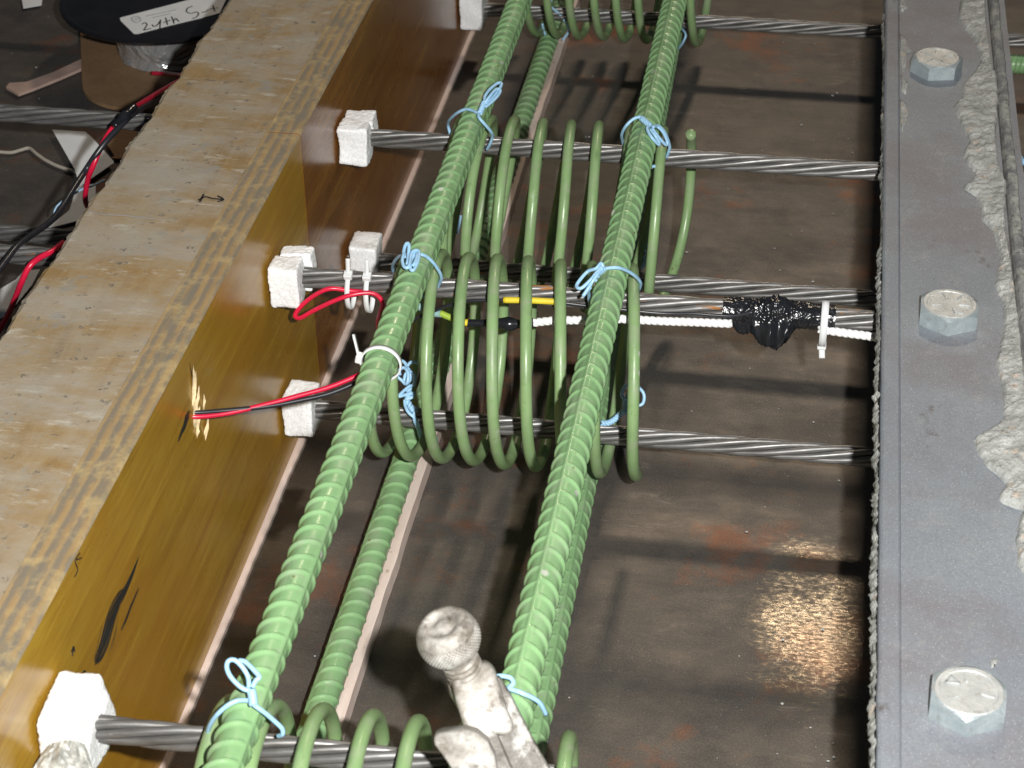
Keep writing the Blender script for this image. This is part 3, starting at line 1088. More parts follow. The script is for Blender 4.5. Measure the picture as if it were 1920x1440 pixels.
tie("blue tie wire on the upper right bar at the second spiral, flattened loops at right", (1130, 180), 9.6, [
    ('w', [(400, 930, 182), (360, 820, 190), (345, 690, 203), (420, 540, 214), (560, 410, T), (690, 378, T + 1), (730, 420, T + 1)]),
    ('t', [(700, 400, T + 1), (780, 470, T + 1), (870, 540, T + 1)], 3),
    ('w', [(850, 530, T + 1), (800, 590, T + 1), (880, 740, T - 2), (1000, 870, T - 9), (1020, 850, T - 9), (950, 720, T - 3), (860, 600, T)]),
    ('w', [(880, 560, T + 2), (960, 540, T + 1), (1080, 640, T - 4), (1160, 820, T - 12), (1140, 880, T - 14), (1040, 780, T - 8), (930, 640, T - 2), (890, 570, T + 1)]),
    ('w', [(900, 560, T + 3), (1010, 540, T), (1130, 680, T - 8), (1205, 900, T - 22), (1185, 1010, T - 29), (1150, 1110, T - 36)]),
    ('w', [(850, 1300, 186), (890, 1275, 186), (940, 1260, 186)])])
tie("blue tie wire on the upper left bar at the middle spiral, two upright coils", (710, 430), 9.6, [
    ('w', [(262, 760, 180), (250, 680, 188), (270, 600, 200), (340, 510, 212), (430, 465, T), (560, 450, T + 1)]),
    ('w', [(560, 450, T + 1), (740, 450, T + 1), (860, 490, T - 2), (980, 600, 211), (1080, 740, 202), (1128, 860, 194), (1100, 960, 186), (1055, 1045, 180)]),
    ('w', [(470, 520, T + 3), (450, 420, T + 6), (475, 300, T + 8), (515, 250, T + 9), (548, 300, T + 8), (535, 450, T + 5), (515, 620, T + 3), (520, 560, T + 2)]),
    ('w', [(450, 440, T + 6), (425, 560, T + 5), (455, 665, T + 4), (520, 690, T + 4), (560, 600, T + 5), (585, 450, T + 6), (640, 385, T + 7), (715, 390, T + 6), (725, 490, T + 5), (690, 620, T + 4), (625, 735, T + 3), (575, 715, T + 3), (570, 600, T + 4), (630, 470, T + 5), (680, 420, T + 5), (690, 480, T + 6), (650, 600, T + 5), (610, 660, T + 4)]),
    ('w', [(740, 1215, 172), (770, 1205, 172), (810, 1195, 172)])])
tie("blue tie wire on the upper right bar at the middle spiral, loops hanging left", (1060, 440), 9.0, [
    ('w', [(640, 580, T + 1), (760, 560, T + 1), (900, 560, T), (1040, 610, 214), (1180, 700, 206), (1258, 790, 198), (1268, 850, 192), (1245, 920, 186)]),
    ('w', [(650, 600, T + 2), (625, 510, T + 5), (590, 490, T + 6), (520, 570, T + 4), (380, 620, T), (250, 760, T - 4), (190, 860, T - 6), (225, 905, T - 6), (290, 890, T - 5), (430, 760, T - 1), (520, 650, T + 3), (600, 550, T + 5), (625, 600, T + 4)]),
    ('w', [(650, 590, T + 2), (560, 650, T + 3), (470, 770, T), (390, 900, T - 5), (310, 1020, T - 9), (330, 1000, T - 10), (430, 880, T - 6)]),
    ('t', [(640, 590, T + 2), (570, 640, T + 2), (480, 760, T - 1)], 2),
    ('w', [(380, 900, T - 6), (395, 1000, T - 16), (402, 1110, T - 26)])])
tie("blue tie wire knotted on the lower left bar, tangled coils inside the middle spiral", (720, 650), 8.0, [
    ('w', [(350, 300, 96), (300, 230, 98), (230, 210, 98), (165, 290, 96), (180, 420, 92), (270, 510, 88), (330, 560, 86), (400, 480, 88), (390, 380, 92), (350, 310, 94)]),
    ('w', [(240, 430, 92), (235, 350, 95), (300, 315, 96), (360, 390, 94), (350, 540, 88), (300, 540, 86), (330, 400, 92), (420, 380, 94), (460, 450, 92), (450, 560, 88), (400, 590, 86)]),
    ('w', [(350, 290, 97), (400, 235, 98), (470, 230, 97), (500, 255, 96)]),
    ('w', [(400, 580, 86), (300, 660, 84), (225, 745, 82), (330, 720, 82), (450, 700, 82), (420, 760, 80), (330, 790, 79)]),
    ('t', [(380, 620, 85), (370, 740, 80), (350, 800, 78), (400, 900, 75), (440, 960, 73)], 4),
    ('w', [(310, 800, 79), (320, 890, 76), (370, 990, 73), (480, 1090, 68), (520, 1200, 58), (570, 1400, 38)]),
    ('w', [(470, 890, 76), (480, 940, 74), (450, 1010, 72), (460, 1120, 66), (500, 1210, 57), (560, 1390, 38)]),
    ('w', [(280, 1130, 42), (250, 1190, 38), (240, 1260, 32)]),
    ('w', [(750, 1300, 36), (780, 1380, 30), (795, 1450, 22)])])
tie("blue tie wire with round eye behind the middle spiral's last turn", (1100, 700), 9.0, [
    ('t', [(250, 840, 66), (370, 835, 67), (460, 785, 69), (560, 700, 72), (650, 620, 75)], 5),
    ('t', [(640, 680, 74), (660, 560, 78), (650, 440, 82)], 3),
    ('w', [(650, 440, 82), (590, 375, 84), (620, 260, 88), (690, 190, 90), (800, 200, 90), (930, 290, 88), (972, 400, 84), (935, 520, 80), (800, 540, 79), (700, 430, 82), (680, 360, 84)]),
    ('w', [(440, 1150, 45), (425, 1240, 38), (375, 1345, 28)])])
tie("blue tie wire on the lower right bar at the second spiral, bent hook upward", (1060, 440), 9.0, [
    ('w', [(1380, 450, 52), (1290, 340, 56), (1240, 210, 60), (1300, 115, 64), (1400, 105, 64), (1395, 140, 63), (1320, 230, 60), (1370, 340, 56), (1390, 460, 52)]),
    ('w', [(1260, 340, 56), (1370, 420, 53), (1400, 300, 57), (1380, 180, 61), (1340, 150, 62)]),
    ('t', [(1360, 420, 52), (1310, 500, 48), (1220, 600, 42)], 3)])
tie("blue tie wire on the upper left bar near the bottom edge, big open loop", (370, 1210), 7.58, [
    ('w', [(160, 1420, 178), (145, 1300, 188), (165, 1170, 200), (260, 1010, 212), (420, 860, 219), (580, 785, T + 1), (760, 785, T + 2)]),
    ('w', [(760, 790, T + 2), (810, 850, T + 1), (960, 960, 215), (1100, 1080, 208), (1200, 1180, 202), (1212, 1260, 198), (1150, 1290, 194)]),
    ('t', [(795, 840, T + 2), (785, 740, T + 4), (770, 650, T + 6)], 4),
    ('w', [(770, 650, T + 6), (640, 610, T + 8), (490, 470, T + 12), (420, 330, T + 15), (440, 225, T + 17), (530, 210, T + 17), (640, 310, T + 14), (720, 450, T + 10), (735, 600, T + 7)]),
    ('w', [(590, 215, T + 14), (680, 235, T + 14), (800, 350, T + 12), (880, 450, T + 10), (830, 500, T + 9), (780, 600, T + 7)])])
tie("blue tie wire stub on the upper right bar behind the clamp", (920, 1250), 1, [
    ('w', [(6, 24, 215), (12, 18, T), (26, 18, T + 1), (38, 22, T + 1), (42, 32, T), (30, 40, T - 1), (14, 34, T)]),
    ('w', [(30, 40, T), (60, 50, T), (90, 66, 212), (104, 90, 200)])])
tie("blue tie wire on the lower left bar at the top edge spiral", (990, 0), 5.19, [
    ('t', [(225, -260, 90), (220, -120, 80), (215, 10, 70)], 3),
    ('w', [(200, -30, 73), (215, 40, 68), (240, 80, 66), (310, 140, 58), (380, 240, 46), (392, 310, 36), (335, 395, 26)]),
    ('w', [(140, 230, 50), (150, 290, 42), (170, 340, 36)])])
tie("blue tie wire on the upper right bar's far end at the top edge", (990, 0), 5.19, [
    ('t', [(1610, -60, 60), (1590, 20, 54), (1560, 75, 48)], 4),
    ('w', [(1540, 20, 55), (1610, 0, 58), (1630, -40, 60), (1560, -60, 60), (1530, 40, 52)]),
    ('w', [(1555, 70, 49), (1490, 150, 47), (1480, 250, 46), (1535, 330, 45), (1510, 410, 36), (1465, 475, 24)])])
tie("short straight blue wire end beside the lower left bar, behind the second spiral", (840, 380), 1, [
    ('w', [(24, 24, 46), (21, 40, 40), (17, 58, 34)])], 1.4)
tie("blue tie wire twist at the right edge beyond the steel channel", (1780, 0), 3.43, [
    ('t', [(432, 975, 40), (455, 1015, 38), (500, 1060, 36)], 3), ('w', [(434, 978, 40), (415, 1060, 38), (440, 1150, 38), (470, 1170, 38), (520, 1180, 38)])], 1.5)
tie("thin blue wire among the cut papers left of the form", (0, 200), 3.273, [
    ('w', [(330, 660, 60), (350, 610, 66), (430, 550, 72), (500, 510, 76), (580, 480, 76), (640, 450, 72)])], 1.0)


# ------------------------------------------------------------------ white cable ties
def cable_tie(c, axis, r_a, r_b, head_ang, tail, label, w=3.6):
    """ring round 'axis' through c with half axes r_a (side) and r_b (up)"""
    axis = np.array(axis, float)
    side = np.cross((0, 0, 1), axis); side /= np.linalg.norm(side)
    upv = np.array([0, 0, 1.0])
    e = empty("cable_tie", c, label, "cable tie", "white nylon cable ties")
    a = np.linspace(0, 2 * math.pi, 41)
    P = np.array([c + side * r_a * math.cos(t) + upv * r_b * math.sin(t) for t in a])
    U = np.array([side * math.cos(t) + upv * math.sin(t) for t in a])
    V, F = ribbon(P, U, w, 1.1)
    make("strap", V, F, M['nylon'], e, True)
    hd = side * math.cos(head_ang) + upv * math.sin(head_ang)
    hp = c + side * (r_a + 1.4) * math.cos(head_ang) + upv * (r_b + 1.4) * math.sin(head_ang)
    tg = -side * math.sin(head_ang) + upv * math.cos(head_ang)
    mb = MB()
    V = []
    for i, (dx, dy, dz) in enumerate([(x, y, z) for x in (-1, 1) for y in (-1, 1) for z in (-1, 1)]):
        V.append(hp + axis * dx * 3.2 + tg * dy * 3.0 + hd * dz * 2.3)
    mb.add(V, [(0, 1, 3, 2), (4, 6, 7, 5), (0, 4, 5, 1), (2, 3, 7, 6), (0, 2, 6, 4), (1, 5, 7, 3)])
    o = mb.build("lock_head", M['nylon'], e, False)
    bv = o.modifiers.new("bevel", 'BEVEL'); bv.width = .0008; bv.segments = 2
    tp = np.array([hp, hp + np.array(tail) * .5, hp + np.array(tail)])
    V, F = ribbon(spline(tp, 5), np.cross(axis, np.array(tail)) / np.linalg.norm(np.cross(axis, np.array(tail))), w * .85, 1.0)
    make("tail", V, F, M['nylon'], e, True)
    return e


def x_at(px, py, y): return ony(px, py, y)[0]


cable_tie(np.array([x_at(655, 540, -6), -2, 170]), (1, 0, 0), 12, 15, math.radians(112), (0, 2, 13), "left one of the two small cable ties beside each other on the rusty strand")
cable_tie(np.array([x_at(690, 540, -6), -2, 169]), (1, 0, 0), 12, 16, math.radians(112), (0, 2, 13), "right one of the two small cable ties beside each other on the rusty strand")
cy_ = onz(715, 680, 206)[1]
cable_tie(np.array([115.4, cy_, 205.5]), (0, 1, 0), 13.5, 13.0, math.radians(12), (-5, 8, 13), "cable tie round the upper left bar holding the red and black leads", 4.2)
cable_tie(np.array([x_at(1545, 605, -4), -1.5, 172]), (1, 0, 0), 13, 17, math.radians(268), (1, -3, -9), "cable tie hanging from the taped strand near the steel channel", 5.0)


# ------------------------------------------------------------------ leads, cord and tape on the middle strand
def lead(name, label, cat, P, r, mat, n=8, group=None):
    V, F = tube(spline(P, n), r, 10)
    return tag(make(name, V, F, mat), label, cat, group)


Z6 = lambda x, y, yy_: ony(480 + x / 7.385, 440 + y / 7.385, yy_)
P = [Z6(1560, 800, -9), Z6(1300, 775, -10), Z6(1050, 745, -13), Z6(880, 800, -15), Z6(700, 920, -17), Z6(575, 1050, -18), Z6(545, 1130, -19), Z6(620, 1150, -21), Z6(800, 1050, -22), Z6(1050, 930, -21), Z6(1300, 840, -18), Z6(1550, 805, -14), Z6(1690, 850, -14), Z6(1755, 960, -18), Z6(1720, 1090, -30), Z6(1690, 1220, -50), ony(712, 640, -70), ony(716, 668, -82)]
lead("red_wire", "red insulated wire bent in a narrow loop below the rusty strand", "wire", P, 1.75, M['red'])
p0 = np.array([-2.0, -193.0, 188.0]); p1 = onz(712, 684, 194.0)
d0, d1 = dist(p0), dist(p1)
def pair(pts, off):
    out = [p0 + np.array([-8, 0, off])]
    for x, y in pts:
        t = (x - 357) / (712 - 357)
        out.append(atd(x, y, d0 + (d1 - d0) * t - 3))
    return out
rb = pair([(357, 781), (420, 776), (500, 758), (560, 742), (620, 725), (680, 700), (712, 684)], 0)
bk = pair([(357, 773), (420, 770), (500, 762), (560, 751), (620, 737), (680, 712), (712, 696)], 4)
lead("red_wire", "red lead running from the splintered hole to the upper left bar", "wire", rb + [onz(735, 668, 190), onz(745, 640, 180)], 1.7, M['red'])
lead("black_wire", "black lead paired with the red one from the splintered hole", "wire", bk + [onz(740, 676, 188), onz(752, 650, 178), ony(768, 608, -18)], 1.7, M['black'])

Z5 = lambda x, y, yy_=-15: ony(760 + x / 6.4, 520 + y / 6.4, yy_)
P = [Z5(50, 565), Z5(160, 475), Z5(340, 405), Z5(470, 352), Z5(600, 320), Z5(780, 282), Z5(980, 275), Z5(1180, 275), Z5(1500, 280), Z5(1800, 295), ony(1090, 572, -14), ony(1140, 577, -13), ony(1200, 584, -12), ony(1250, 588, -11), ony(1300, 588, -11), ony(1340, 591, -11), ony(1375, 592, -11), ony(1412, 585, -11)]
wb_ = empty("black_wire", P[0], "thin black wire with yellow sleeve running along the rusty strand to the tape", "wire")
V, F = tube(spline(P, 8), 1.3, 10); make("insulation", V, F, M['black'], wb_)
V, F = tube(spline([Z5(1180, 272, -15.2), Z5(1500, 277, -15.2), Z5(1810, 293, -15.2)], 8), 2.35, 12); make("yellow_sleeve", V, F, M['yellow'], wb_)

# spliced lead: teal and lime ends, black shrink tube
sp = empty("spliced_lead", Z5(720, 540), "black shrink tube splice with yellow tip at the end of the white cord", "splice")
V, F = tube(spline([Z5(130, 330, -8), Z5(180, 360, -9), Z5(260, 400, -11), Z5(340, 430, -12), Z5(440, 440, -13)], 6), 2.7, 10); make("teal_sleeve", V, F, M['teal'], sp)
V, F = tube(spline([Z5(420, 430, -13), Z5(500, 465, -14), Z5(590, 500, -15), Z5(720, 545, -16)], 6), 2.5, 10); make("lime_insulation", V, F, M['lime'], sp)
V, F = tube([Z5(706, 540, -16.5), Z5(750, 545, -16.5)], 2.6, 10); make("yellow_tip", V, F, M['yellow'], sp)
S_ = spline([Z5(745, 550, -16), Z5(860, 550, -16), Z5(980, 548, -16), Z5(1130, 548, -16), Z5(1260, 560, -16), Z5(1400, 555, -16), Z5(1540, 545, -15.5)], 8)
t_ = np.linspace(0, 1, len(S_))
V, F = tube(S_, 2.9 + 2.2 * np.exp(-((t_ - .62) / .14) ** 2) + .7 * np.sin(t_ * 21) * t_, 14); make("shrink_tube", V, F, M['tape'], sp)


def cord(P, label):
    C_ = spline(P, 14)
    L = np.concatenate([[0], np.cumsum(np.linalg.norm(np.diff(C_, axis=0), axis=1))])
    s = np.arange(0, L[-1], 1.0)
    Q = np.stack([np.interp(s, L, C_[:, k]) for k in range(3)], 1)
    T_, N, B = frames(Q)
    e = empty("braided_cord", Q[0], label, "cord", "white braided cord")
    for k in range(3):
        ph = s / 13.0 * 2 * math.pi + k * 2.094
        V, F = tube(Q + 1.55 * (np.cos(ph)[:, None] * N + np.sin(ph)[:, None] * B), 1.75, 8)
        make("cord_ply", V, F, M['cord'], e)


cord([ony(1000, 605, -15.5), ony(1040, 601, -15), ony(1100, 600, -15), ony(1160, 598, -14), ony(1240, 602, -13), ony(1300, 604, -12), ony(1372, 607, -11)], "white twisted cord from the black splice to the black tape")
cord([ony(1535, 617, -9), ony(1575, 623, -9), ony(1620, 629, -9), ony(1662, 635, -9), ony(1800, 652, -9)], "short white twisted cord from the black tape to the steel channel")

# lumpy black tape wrap on strand S4
xa, xb = x_at(1355, 590, -5), x_at(1566, 600, -5)
xs = np.linspace(xa, xb, 150)
na = 84
V = []
bx = x_at(1447, 600, -10)
for x in xs:
    for j in range(na):
        a = j / na * 2 * math.pi
        u = np.array([math.cos(a), math.sin(a)])               # y, z
        f1 = max(0, math.cos(a - math.radians(228) + .12 * math.sin(x * .5))) ** 6
        f2 = max(0, math.cos(a - math.radians(100))) ** 4
        b1 = max(0, 1 - abs((x - bx - 1) / 16.0) ** 2.4) * 16 * f1 + max(0, 1 - abs((x - bx + 20) / 9.0) ** 2) * 8 * max(0, math.cos(a - math.radians(244))) ** 14
        b2 = math.exp(-((x - bx - 2) / 9) ** 2) * 5.0 * f2
        rid = 1 - abs(nz(x * .1 + a * .5, a * 1.7, 5, 1.3)) * 2.2
        rid2 = 1 - abs(nz(x * .24 - a * .8, a * 2.3, 11, 1.1)) * 2.2
        fold = max(0, 1 - abs((x - bx) / 28))
        rr = 8.9 + b1 + b2 + (.5 + 1.6 * fold) * max(0, rid) ** 3 + (.4 + .9 * fold) * max(0, rid2) ** 3
        V.append((x, rr * u[0], ZU + rr * u[1]))
F = [(i * na + j, i * na + (j + 1) % na, (i + 1) * na + (j + 1) % na, (i + 1) * na + j) for i in range(len(xs) - 1) for j in range(na)]
tag(make("tape_wrap", V, F, M['tape'], None, True), "lumpy black tape wrapped round the rusty strand with a folded flap", "tape")

# ------------------------------------------------------------------ behind the form: spool, cardboard, papers, leads
ZB = 1.5
cpx = [(151, 62), (153, 120), (155, 165), (160, 180), (175, 193), (200, 203), (228, 208), (262, 210), (300, 210), (420, 210), (470, 60), (300, -60), (160, -30)]
cp = np.array([onz(x, y, ZB) for x, y in cpx])
o = flat_poly("cardboard_sheet", [(p[0], p[1], ZB) for p in spline(np.vstack([cp[:9]]), 4)] + [(p[0], p[1], ZB) for p in cp[9:]], 4.0, NZ, M['cardboard'], None)
tag(o, "brown cardboard sheet with rounded corners beneath the wire spool", "cardboard")

sc0 = onz(325, 92, ZB + 4.5)
spool = empty("wire_spool", (sc0[0], sc0[1], ZB + 4.5), "black wire spool with silver taped core and handwritten white label", "spool")


def disc(cx, cy, z0, z1, r, n=72, bevel=1.2):
    rings = [(r - bevel, z0), (r, z0 + bevel), (r, z1 - bevel), (r - bevel, z1)]
    V = [(cx + rr * math.cos(i / n * 2 * math.pi), cy + rr * math.sin(i / n * 2 * math.pi), z) for rr, z in rings for i in range(n)]
    F = [(k * n + i, k * n + (i + 1) % n, (k + 1) * n + (i + 1) % n, (k + 1) * n + i) for k in range(3) for i in range(n)]
    F += [tuple(range(n - 1, -1, -1)), tuple(3 * n + i for i in range(n))]
    return V, F


HH = 58.0
zt = ZB + 4.5 + HH
V = []
n = 96; m_ = 14
for k in range(m_):
    for i in range(n):
        a = i / n * 2 * math.pi
        z = ZB + 4.6 + HH * k / (m_ - 1)
        r = 60 + 1.0 * nz(math.cos(a) * 3, math.sin(a) * 3, z * .05) + 1.2 * nz(math.cos(a) * 7 + z * .06, math.sin(a) * 7, z * .04)
        V.append((sc0[0] + r * math.cos(a), sc0[1] + r * math.sin(a), z))
F = [(k * n + i, k * n + (i + 1) % n, (k + 1) * n + (i + 1) % n, (k + 1) * n + i) for k in range(m_ - 1) for i in range(n)]
make("taped_core", V, F, M['ductape'], spool, True)
V, F = disc(sc0[0], sc0[1], zt, zt + 4, 116)
make("flange", V, F, M['plastic'], spool, False)
V, F = [], []
for k, (rr, z) in enumerate(((109, zt + 4), (110, zt + 5.2), (115.2, zt + 5.2), (116, zt + 4))):
    V += [(sc0[0] + rr * math.cos(i / 96 * 2 * math.pi), sc0[1] + rr * math.sin(i / 96 * 2 * math.pi), z) for i in range(96)]
F = [(k * 96 + i, k * 96 + (i + 1) % 96, (k + 1) * 96 + (i + 1) % 96, (k + 1) * 96 + i) for k in range(3) for i in range(96)]
make("flange_rim", V, F, M['plastic'], spool, True)
ZLb = zt + 4.3
LQ = lambda x, y, z=ZLb: onz(x / 4.465, y / 4.465, z)
lab = flat_poly("label", [LQ(*p) for p in ((1005, 150), (1350, 60), (1620, -10), (1900, -60), (1890, 0), (1840, 110), (1690, 150), (1400, 220), (1150, 285), (1120, 283), (1010, 175))], .25, NZ, M['paper'], spool)
ink = strokes("handwriting", [
    [(1187, 203), (1212, 190), (1230, 205), (1215, 235), (1205, 252), (1265, 238)],
    [(1272, 205), (1290, 222), (1320, 205), (1338, 178)], [(1345, 165), (1340, 205), (1338, 240)],
    [(1385, 148), (1395, 180), (1402, 208)], [(1368, 190), (1425, 168)],
    [(1436, 138), (1448, 170), (1458, 198)], [(1450, 178), (1470, 155), (1482, 165), (1498, 182)],
    [(1612, 52), (1572, 68), (1562, 98), (1600, 112), (1645, 100), (1662, 118), (1640, 145), (1608, 156)],
    [(1688, 104), (1720, 98), (1748, 78)], [(1752, 78), (1790, 70), (1824, 66)], [(1782, 44), (1790, 70), (1800, 96)]],
    lambda x, y: LQ(x, y, ZLb + .3), 1.5, M['ink'], None, .2)
ink.parent = lab; ink.location = -Vector(spool.location)
pr = strokes("printed_mark", [
    [(1100, 150), (1130, 138), (1165, 145), (1178, 165), (1165, 185), (1135, 190), (1108, 175), (1100, 152)], [(1115, 160), (1165, 150)], [(1120, 175), (1165, 165)],
    [(1220, 135), (1300, 118), (1400, 98), (1475, 80)], [(1275, 148), (1350, 132), (1430, 112)]],
    lambda x, y: LQ(x, y, ZLb + .3), .9, M['print'], None, .2)
pr.parent = lab; pr.location = -Vector(spool.location)

# cable leaving the spool: red and black leads
Q = lambda x, y, z: onz(x, y, z)
lead("red_wire", "red lead leaving the wire spool beside the form, black sleeve on it", "wire", [Q(285, 137, 12), Q(318, 139, 22), Q(344, 142, 50), Q(340, 149, 85), Q(302, 171, 150), Q(250, 203, 200), Q(235, 218, 204), Q(210, 242, 198), Q(190, 275, 190), Q(175, 310, 178), Q(165, 335, 165), Q(160, 375, 140), Q(172, 400, 110)], 2.3, M['red'])
lead("black_wire", "black lead twisted beside the red one left of the form", "wire", [Q(345, 152, 70), Q(304, 180, 140), Q(262, 205, 194), Q(240, 222, 203), Q(205, 258, 196), Q(180, 290, 186), Q(160, 320, 174), Q(140, 350, 172), Q(118, 385, 172), Q(95, 415, 176), Q(60, 440, 186), Q(32, 462, 192), Q(10, 490, 192), Q(-20, 530, 190)], 2.5, M['black'])
V, F = tube(spline([Q(252, 200, 206.5), Q(240, 212, 206), Q(228, 224, 204.5), Q(214, 238, 201.5)], 5), [3.2] * 6 + [4.6] * 4 + [3.6] * 6, 12)
tag(make("heat_shrink", V, F, M['tape'], None, True), "black sleeve over the red lead in front of the cardboard", "sleeve")
lead("red_wire", "lower red lead bending down past the form at the left edge", "wire", [Q(118, 455, 185), Q(100, 470, 192), Q(75, 483, 193), Q(55, 500, 190), Q(40, 530, 178), Q(28, 560, 160), Q(15, 590, 140), Q(-5, 625, 120)], 2.3, M['red'])

# papers, strips
def sheet(name, px, z, label, cat, mat, thick=.6):
    pts = [tuple(onz(x, y, zz)) for x, y, zz in [(a[0], a[1], z + (a[2] if len(a) > 2 else 0)) for a in px]]
    o = flat_poly(name, pts, thick, NZ, mat, None)
    return tag(o, label, cat)


sheet("paper_scrap", [(98, 244), (160, 248), (172, 258), (212, 302), (214, 306), (150, 350), (140, 318)], 6, "white paper scrap left of the form under the red and black leads", "paper", M['paper'])
sheet("paper_scrap", [(180, 345), (178, 390), (145, 415), (105, 425), (90, 428), (130, 395), (145, 350)], 3, "curved white paper offcut next to the thin blue wire", "paper", M['paper'])
sheet("paper_scrap", [(-20, 555), (30, 525), (45, 508), (75, 506), (60, 535), (15, 590), (-20, 610)], 3, "white paper offcut at the left edge below the lower red lead", "paper", M['paper'])
sheet("paper_scrap", [(40, -6), (80, -6), (78, 10), (44, 16)], 3, "tiny white scrap at the top left corner", "paper", M['paper'])
sheet("wood_strip", [(160, 112), (100, 140), (50, 158), (18, 160), (12, 168), (35, 181), (60, 172), (110, 152), (165, 128)], 2, "pale bent strip lying left of the cardboard", "strip", M['pink'], 3.0)
sheet("cardboard_scrap", [(190, 255), (255, 240), (262, 300), (205, 300), (215, 296)], 2, "small brown cardboard scrap beside the paper, below the strand", "cardboard", M['cardboard'], 2.0)
lead("string", "pale thin string on the floor at the left edge", "string", [onz(x, y, 3) for x, y in ((-10, 284), (20, 286), (40, 281), (55, 278), (68, 288), (85, 300), (110, 312), (150, 325))], 1.7, M['string'])

# beyond the channel at right
bb = bpy.data.objects.new("reinforcing_bar", BM)
COL.objects.link(bb)
p = onz(1905, 137, 24)
bb.location = (.575, p[1] / 1000 - .004, .036)
bb.rotation_euler = (0, .3, -math.pi / 2)
bb.scale = (1.0, .35, 1.0)
tag(bb, "short green ribbed bar beyond the steel channel at the right edge", "rebar", "green epoxy coated bars")

# loose mortar grit on the floor
mb = MB()
rg = np.random.default_rng(5)
for q in range(420):
    x = rg.uniform(-600, 440); y = rg.uniform(-330, 900)
    if q % 3 == 0: x = 440 - abs(rg.normal(0, 45))
    if -135 < x < 8: continue
    r_ = .35 + 1.3 * rg.random() ** 4
    c_ = np.array([x, y, r_ * .6])
    oc = [np.array(v) * (r_ * (.7 + .5 * rg.random())) for v in ((1, 0, 0), (-1, 0, 0), (0, 1, 0), (0, -1, 0), (0, 0, .8), (0, 0, -.55))]
    mb.add([c_ + v for v in oc], [(0, 2, 4), (2, 1, 4), (1, 3, 4), (3, 0, 4), (2, 0, 5), (1, 2, 5), (3, 1, 5), (0, 3, 5)])
o = mb.build("grit", M['concrete'], None, False)
tag(o, "pale mortar grit scattered over the dark floor", "grit", kind="stuff")

# ------------------------------------------------------------------ clamp in the foreground
KC = atd(829, 1172, 985)
up_ = RM @ np.array([0, 1, 0.0]); rt_ = RM @ np.array([1.0, 0, 0]); bk_ = RM @ np.array([0, 0, 1.0])
ax = -.30 * rt_ + .72 * up_ + .62 * bk_
ax /= np.linalg.norm(ax)
e1 = np.cross(ax, rt_); e1 /= np.linalg.norm(e1); e2 = np.cross(ax, e1)
clamp = empty("screw_clamp", KC - ax * 60, "pale mortar dusted metal clamp with knurled screw knob in the foreground", "clamp")


def lathe(c, prof, n=64, fn=None):
    V = []
    for k, (h, r) in enumerate(prof):
        for i in range(n):
            a = i / n * 2 * math.pi
            rr = r + (fn(a, h, k) if fn else 0)
            V.append(c + ax * h + (e1 * math.cos(a) + e2 * math.sin(a)) * rr)
    F = [(k * n + i, k * n + (i + 1) % n, (k + 1) * n + (i + 1) % n, (k + 1) * n + i) for k in range(len(prof) - 1) for i in range(n)]
    F += [tuple(range(n - 1, -1, -1)), tuple((len(prof) - 1) * n + i for i in range(n))]
    return V, F


KR = 16.4
ball = lambda h: KR * math.sqrt(max(0, 1 - ((h + 10) / 15.5) ** 2))
prof = [(-23, 8.5)] + [(h, ball(h)) for h in np.arange(-22, .01, .3)] + [(.9, 11.2), (1.2, 10.0), (.6, 8.6), (-.6, 7.4), (-1.0, 4.6), (.1, 3.8), (.5, 2.0)]


def kn(a, h, k):
    if not -19.5 < h < -4.5: return 0
    u = (a * 26 / math.pi + h * .42) % 1; v = (a * 26 / math.pi - h * .42) % 1
    return -.95 * max(0, 1 - min(min(u, 1 - u), min(v, 1 - v)) / .22)


V, F = lathe(KC, prof, 312, kn)
make("knurled_knob", V, F, M['galv'], clamp, True)
# threaded neck
V = []
n = 40
hs = np.arange(-62, -20, .4)
for h in hs:
    for i in range(n):
        a = i / n * 2 * math.pi
        r = 9.2 + .8 * math.cos((h / 3.6) * 2 * math.pi - a)
        V.append(KC + ax * h + (e1 * math.cos(a) + e2 * math.sin(a)) * r)
F = [(k * n + i, k * n + (i + 1) % n, (k + 1) * n + (i + 1) % n, (k + 1) * n + i) for k in range(len(hs) - 1) for i in range(n)]
make("threaded_screw", V, F, M['galv'], clamp, True)
V, F = lathe(KC, [(-62, 11), (-60, 12.6), (-46, 13.0), (-43, 12.4), (-41.5, 10.8), (-41, 9.0)], 48, lambda a, h, k: .9 * math.sin(a * 2 + 1) + .4 * math.sin(a * 5 + h))
make("screw_collar", V, F, M['galv'], clamp, True)


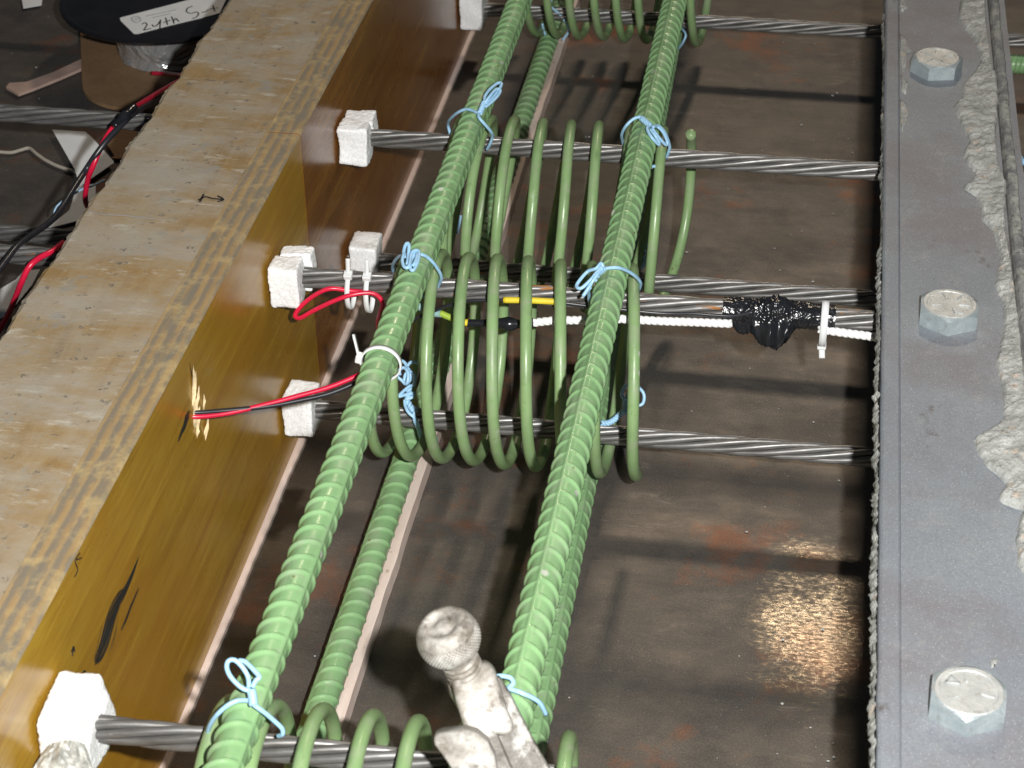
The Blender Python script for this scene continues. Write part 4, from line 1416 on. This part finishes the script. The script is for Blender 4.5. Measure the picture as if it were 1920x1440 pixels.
def hull(name, rings, parent, mat, sub=2):
    """rings: lists of the same number of points, swept into a closed body and smoothed"""
    k = len(rings[0])
    V = [p for r in rings for p in r]
    F = [(i * k + j, i * k + (j + 1) % k, (i + 1) * k + (j + 1) % k, (i + 1) * k + j) for i in range(len(rings) - 1) for j in range(k)]
    F += [tuple(range(k - 1, -1, -1)), tuple((len(rings) - 1) * k + j for j in range(k))]
    o = make(name, V, F, mat, parent, True)
    md = o.modifiers.new("sub", 'SUBSURF'); md.levels = sub; md.render_levels = sub
    return o


def ring_px(pts, d, th):
    """outline given in the photo at distance d, with depth th: front then back points"""
    return [atd(x, y, d) for x, y in pts], [atd(x, y, d + th) for x, y in pts]


def slab(name, pts, d0_, d1_, th, mat, bev=1.6):
    """solid plate: outline pts, distance running from d0_ (top of outline) to d1_ (bottom), thickness th away from the viewer"""
    ys_ = [p[1] for p in pts]
    a, b = min(ys_), max(ys_)
    A = [atd(x, y, d0_ + (d1_ - d0_) * (y - a) / (b - a)) for x, y in pts]
    back = -bk_ * th
    B = [p + back for p in A]
    n = len(pts)
    o = make(name, A + B, [tuple(range(n)), tuple(range(2 * n - 1, n - 1, -1))] + [(i, n + i, n + (i + 1) % n, (i + 1) % n) for i in range(n)], mat, clamp, True)
    md = o.modifiers.new("bevel", 'BEVEL'); md.width = bev / 1000; md.segments = 3; md.limit_method = 'ANGLE'
    return o


slab("jaw_body", [(845, 1278), (858, 1262), (880, 1262), (905, 1240), (925, 1252), (938, 1290), (952, 1335), (966, 1368), (948, 1382), (905, 1372), (880, 1385), (868, 1360), (855, 1320)], 1005, 998, 14, M['galv'], 3.0)
slab("arm", [(912, 1300), (935, 1268), (955, 1300), (978, 1345), (998, 1385), (1035, 1450), (1130, 1640), (1240, 1900), (1170, 1930), (1050, 1690), (975, 1520), (925, 1425), (905, 1370)], 1012, 985, 9, M['galv_dark'], 1.2)
slab("inner_bar", [(895, 1350), (925, 1360), (960, 1440), (1010, 1600), (960, 1620), (925, 1500), (905, 1420)], 1000, 990, 6, M['galv_dark'], 1.0)
LV = [(812, 1383), (822, 1374), (845, 1371), (872, 1368), (895, 1374), (915, 1392), (928, 1420), (934, 1460), (930, 1520), (880, 1530), (862, 1480), (845, 1440), (828, 1415), (815, 1398)]
slab("thumb_lever", LV, 975, 955, 16, M['galv'], 5.0)
